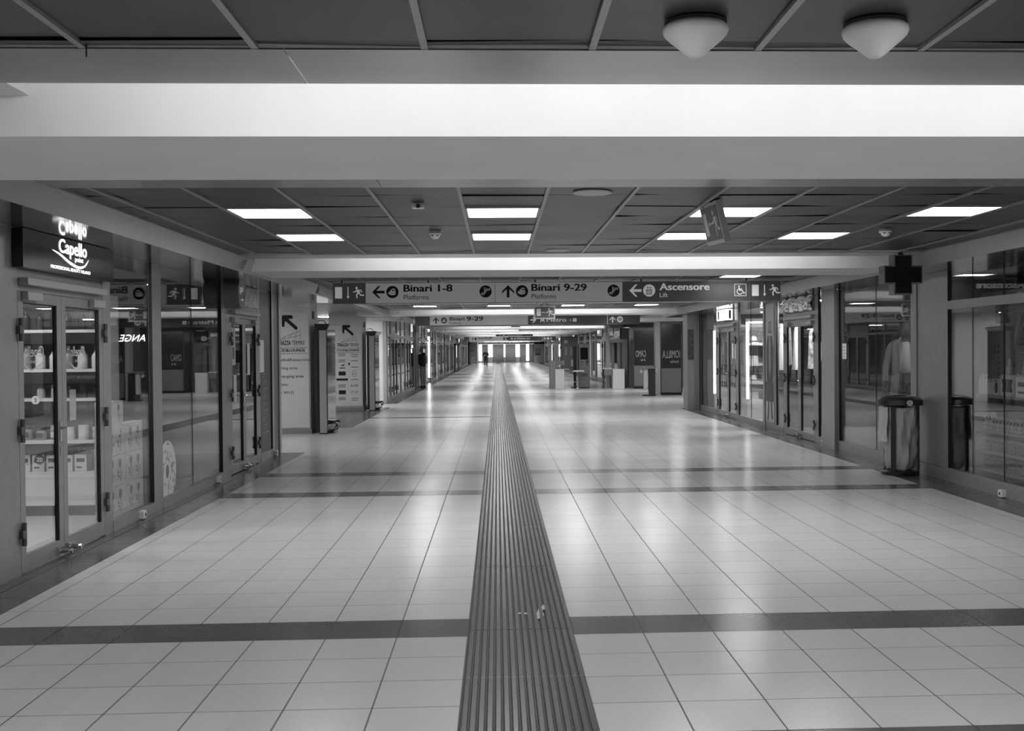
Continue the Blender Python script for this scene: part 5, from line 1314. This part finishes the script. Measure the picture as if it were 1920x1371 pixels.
# ================================================================== people and the window mannequin
def skin(chains, name, m, parent, sub=1, xf=None):
    """chains: lists of (x,y,z,r[,r2]); a chain may start with an existing vertex given as an int index"""
    V, E, R = [], [], []
    for ch in chains:
        prev = None
        for p in ch:
            if isinstance(p, int): prev = p; continue
            V.append(p[:3]); R.append((p[3], p[4] if len(p) > 4 else p[3]))
            if prev is not None: E.append((prev, len(V)-1))
            prev = len(V)-1
    me = bpy.data.meshes.new(name); me.from_pydata([tuple(xf @ Vector(v)) if xf else v for v in V], E, [])
    ob = bpy.data.objects.new(name, me); COL.objects.link(ob)
    md = ob.modifiers.new('skin', 'SKIN'); md.use_smooth_shade = True
    for sv, r in zip(me.skin_vertices[0].data, R): sv.radius = r
    me.skin_vertices[0].data[0].use_root = True
    if sub: ob.modifiers.new('sub', 'SUBSURF').levels = sub
    bpy.context.view_layer.update()
    dg = bpy.context.evaluated_depsgraph_get()
    out = bpy.data.meshes.new_from_object(ob.evaluated_get(dg))
    bpy.data.objects.remove(ob); bpy.data.meshes.remove(me)
    o0 = Vector(ORIG[parent.name]) if parent else Vector((0, 0, 0))
    for v in out.vertices: v.co -= o0
    out.materials.clear(); out.materials.append(m); out.name = name
    for p in out.polygons: p.use_smooth = True
    o = bpy.data.objects.new(name, out); COL.objects.link(o); o.parent = parent; ORIG[o.name] = tuple(o0)
    return o
SKIN_M = mat('skin_tone', .28, .5)
def figure(loc, heading, H, label, cat, arms, legs, jacket_m, trouser_m, head='cap', hood=False, coat_len=.88, body_m=None, root='person', shirt=None, lean=0.0, bulk=1.0):
    """local frame: x right hand side of the figure, y forward, z up, for a height of 1.75 m"""
    t = thing(root, loc, label, cat)
    k = H/1.75
    xf = Matrix.Translation(loc) @ Matrix.Rotation(heading, 4, 'Z') @ Matrix.Scale(k, 4)
    sk = lambda ch, nm, m, p=t, sub=1: skin(ch, nm, m, p, sub, xf)
    bm = body_m or SKIN_M
    ll = lean
    # one continuous body: trunk, head with nose, arms with five-fingered hands, legs
    ch = [[(0, 0, .95, .125*k, .10*k), (0, ll*.3, 1.15, .115*k, .09*k), (0, ll*.7, 1.34, .14*k, .10*k), (0, ll, 1.47, .06*k), (0, ll+.01, 1.54, .052*k), (0, ll+.025, 1.60, .07*k, .08*k), (0, ll+.02, 1.67, .078*k, .092*k), (0, ll+.005, 1.73, .045*k)]]
    n = 8
    ch.append([5, (0, ll+.115, 1.615, .014*k)]); n += 1
    for sx, A in zip((-1, 1), arms):     # A: elbow, wrist, hand direction
        el, wr, hd = [Vector(q) for q in A]
        ch.append([2, (sx*.15, ll*.8, 1.41, .062*k), (sx*.185, ll*.8, 1.38, .055*k), (*el, .040*k), (*wr, .026*k), (*(wr+hd*.05), .032*k, .018*k)]); base = n+4; n += 5
        side = hd.cross(Vector((0, 0, 1))); side = side.normalized() if side.length > .1 else Vector((0, 1, 0))
        curl = Vector((0, 1, 0)) if abs(hd.y) < .7 else Vector((0, 0, -1))
        for q, (o_, L) in enumerate(((-.03, .062), (-.010, .078), (.010, .074), (.028, .056))):
            b0 = wr+hd*.085+side*o_
            ch.append([base, (*b0, .0095*k), (*(b0+hd*L*.6+curl*.006), .0085*k), (*(b0+hd*L+curl*.022), .007*k)]); n += 3
        th_ = wr+hd*.045+side*-.042
        ch.append([base, (*th_, .011*k), (*(th_+hd*.045+side*-.008+curl*.01), .009*k)]); n += 2
    for sx, L in zip((-1, 1), legs):
        kn, an, toe = L
        ch.append([0, (sx*.095, 0, .86, .085*k), (*kn, .058*k), (*an, .038*k), (*toe, .034*k, .028*k)]); n += 4
    sk(ch, 'body', bm)
    # clothes
    B = bulk*k
    jc = [[(0, 0, coat_len, .16*B, .12*B), (0, ll*.2, 1.08, .152*B, .118*B), (0, ll*.7, 1.33, .168*B, .125*B), (0, ll, 1.455, .085*k, .08*k)]]
    for sx, A in zip((-1, 1), arms):
        el, wr, hd = [Vector(q) for q in A]
        jc.append([2, (sx*.155, ll*.8, 1.405, .078*B), (sx*.195, ll*.8, 1.37, .070*B), (*el, .060*B), (*(wr-(wr-el)*.08), .052*B)])
    if coat_len > 0: sk(jc, 'jacket', jacket_m)
    else:      # open coat: a shell with a gap at the front, separate sleeves
        rows = [(1.50, .075, .072, 62), (1.475, .10, .085, 52), (1.445, .165, .105, 40), (1.39, .205, .128, 33), (1.20, .190, .130, 30), (1.0, .188, .132, 33), (.80, .205, .142, 36), (.60, .222, .150, 38)]
        nn = 26; m = MB(); vs = []
        for off in (0, -.012):
            for z, rx, ry, g in rows:
                for i in range(nn+1):
                    a = math.radians(90+g+(360-2*g)*i/nn); fold = 1+.025*math.sin(i*1.9)*(1.5-z)
                    vs.append(xf @ Vector(((rx+off)*math.cos(a)*fold, (ry+off)*math.sin(a)*fold+.01, z)))
        c = len(rows)*(nn+1); fs = []
        for k_ in range(len(rows)-1):
            for i in range(nn):
                q = k_*(nn+1)+i; fs += [(q, q+nn+1, q+nn+2, q+1), (c+q, c+q+1, c+q+nn+2, c+q+nn+1)]
            for i in (0, nn):
                q = k_*(nn+1)+i; fs.append((q, c+q, c+q+nn+1, q+nn+1))
        for i in range(nn): q = (len(rows)-1)*(nn+1)+i; fs.append((q, c+q, c+q+1, q+1))
        m.add(vs, fs); m.build('coat', jacket_m, t, True)
        for sx, A in zip((-1, 1), arms):
            el, wr, hd = [Vector(q) for q in A]
            sk([[(sx*.165, 0, 1.425, .055*k), (sx*.205, 0, 1.36, .058*k), (*el, .048*k), (*(wr-(wr-el)*-.02), .042*k)]], 'sleeve', jacket_m)
        for sx in (-1, 1):
            lp = MB(); P_ = [xf @ Vector(q) for q in ((sx*.075, .098, 1.47), (sx*.13, .118, 1.40), (sx*.10, .135, 1.22), (sx*.085, .128, 1.22), (sx*.055, .102, 1.42))]
            lp.add(P_, [tuple(range(5))]); lp.build('lapel', mat('lapel_pale', .24, .8), t)
    if hood: sk([[(-.09, ll-.09, 1.47, .05*k), (0, ll-.13, 1.49, .07*k), (.09, ll-.09, 1.47, .05*k)]], 'hood', jacket_m)
    if shirt: sk([[(0, .01, .94, .150*k, .112*k), (0, .01, 1.2, .145*k, .110*k), (0, .01, 1.38, .145*k, .105*k), (0, .005, 1.46, .075*k, .07*k)]], 'shirt', shirt)
    tr = [[(0, 0, .97, .128*k, .105*k)]]
    for sx, L in zip((-1, 1), legs):
        kn, an, toe = L; a2 = Vector(an)+(Vector(kn)-Vector(an))*.10
        tr.append([0, (sx*.095, 0, .85, .098*k), (*kn, .076*k), (*a2, .060*k)])
    sk(tr, 'trousers', trouser_m)
    for sx, L in zip((-1, 1), legs):
        kn, an, toe = [Vector(q) for q in L]; f_ = (toe-an); f_.z = 0; f_ = f_.normalized() if f_.length > .01 else Vector((0, 1, 0))
        b = an-f_*.05; b.z = an.z-.045
        sk([[(*b, .042*k), (*(b+f_*.09), .046*k), (*(b+f_*.18), .036*k)]], 'shoe', BLACK)
    if head == 'cap':
        sk([[(0, ll-.03, 1.665, .075*k, .095*k), (0, ll+.005, 1.715, .085*k, .095*k), (0, ll+.0, 1.755, .05*k)], [1, (0, ll+.10, 1.695, .045*k, .012*k)]], 'cap', mat('cap_grey', .16, .8))
    elif head == 'hair':
        sk([[(0, ll-.05, 1.60, .07*k, .05*k), (0, ll-.035, 1.67, .088*k, .075*k), (0, ll+.0, 1.735, .07*k, .075*k)]], 'hair', mat('hair_dark', .012, .6))
    return t
COATK = mat('coat_black', .012, .7)
# man in profile, close to the left shop windows
figure((-3.29, 47.75, 0), math.radians(62), 1.76, 'man in grey cap, black hooded jacket and grey trousers standing at the shop windows', 'person',
       [((-.24, .02, 1.12), (-.17, .20, 1.04), Vector((.3, .9, .1)).normalized()), ((.24, .02, 1.12), (.17, .20, 1.04), Vector((-.3, .9, .1)).normalized())],
       [((-.10, .03, .48), (-.10, -.02, .085), (-.11, .10, .045)), ((.10, .0, .48), (.10, -.03, .085), (.12, .09, .045))], COATK, mat('trousers_grey', .34, .8), 'cap', True, .84, lean=.05, bulk=1.2)
# person walking towards the camera far down the passage
p = figure((-1.15, 106, 0), math.pi, 1.72, 'distant person in dark clothes walking towards the camera with hands held in front', 'person',
       [((-.27, .03, 1.13), (-.10, .25, 1.16), Vector((.6, .6, .1)).normalized()), ((.27, .03, 1.13), (.10, .25, 1.12), Vector((-.6, .6, .0)).normalized())],
       [((-.10, .14, .50), (-.09, .20, .085), (-.09, .33, .05)), ((.10, .02, .49), (.10, -.16, .10), (.10, -.05, .045))], COATK, mat('trousers_dark', .02, .8), 'hair', False, .62, lean=.03, bulk=1.12)
m = MB(); m.box(-1.28, -1.20, 105.66, 105.70, 1.08, 1.20); tag(m.build('phone', LGREY), 'small pale thing held in the distant walking person\'s hands', 'phone')
# mannequin in the clothes shop window
PLINTH = mat('plinth_grey', .2, .5)
m = MB(); m.rbox(5.68, 6.33, 15.3, 15.95, .012, .22, .01); tag(m.build('display_plinth', PLINTH), 'low grey plinth under the window mannequin behind the near waste bin', 'plinth')
t = figure((6.0, 15.62, .22), math.radians(165), 1.80, 'mannequin in an open pale coat and white shirt in the dark clothes shop window', 'mannequin',
       [((-.26, .0, 1.12), (-.12, .20, 1.02), Vector((.7, .5, -.2)).normalized()), ((.27, -.02, 1.10), (.29, .05, .86), Vector((.05, .15, -1)).normalized())],
       [((-.10, .03, .48), (-.11, -.01, .085), (-.12, .11, .045)), ((.10, .0, .48), (.11, -.03, .085), (.13, .09, .045))],
       mat('coat_pale', .30, .8), mat('trousers_pale', .14, .8), 'none', False, 0, mat('mannequin_skin', .08, .7), 'mannequin', mat('shirt_white', .62, .8))
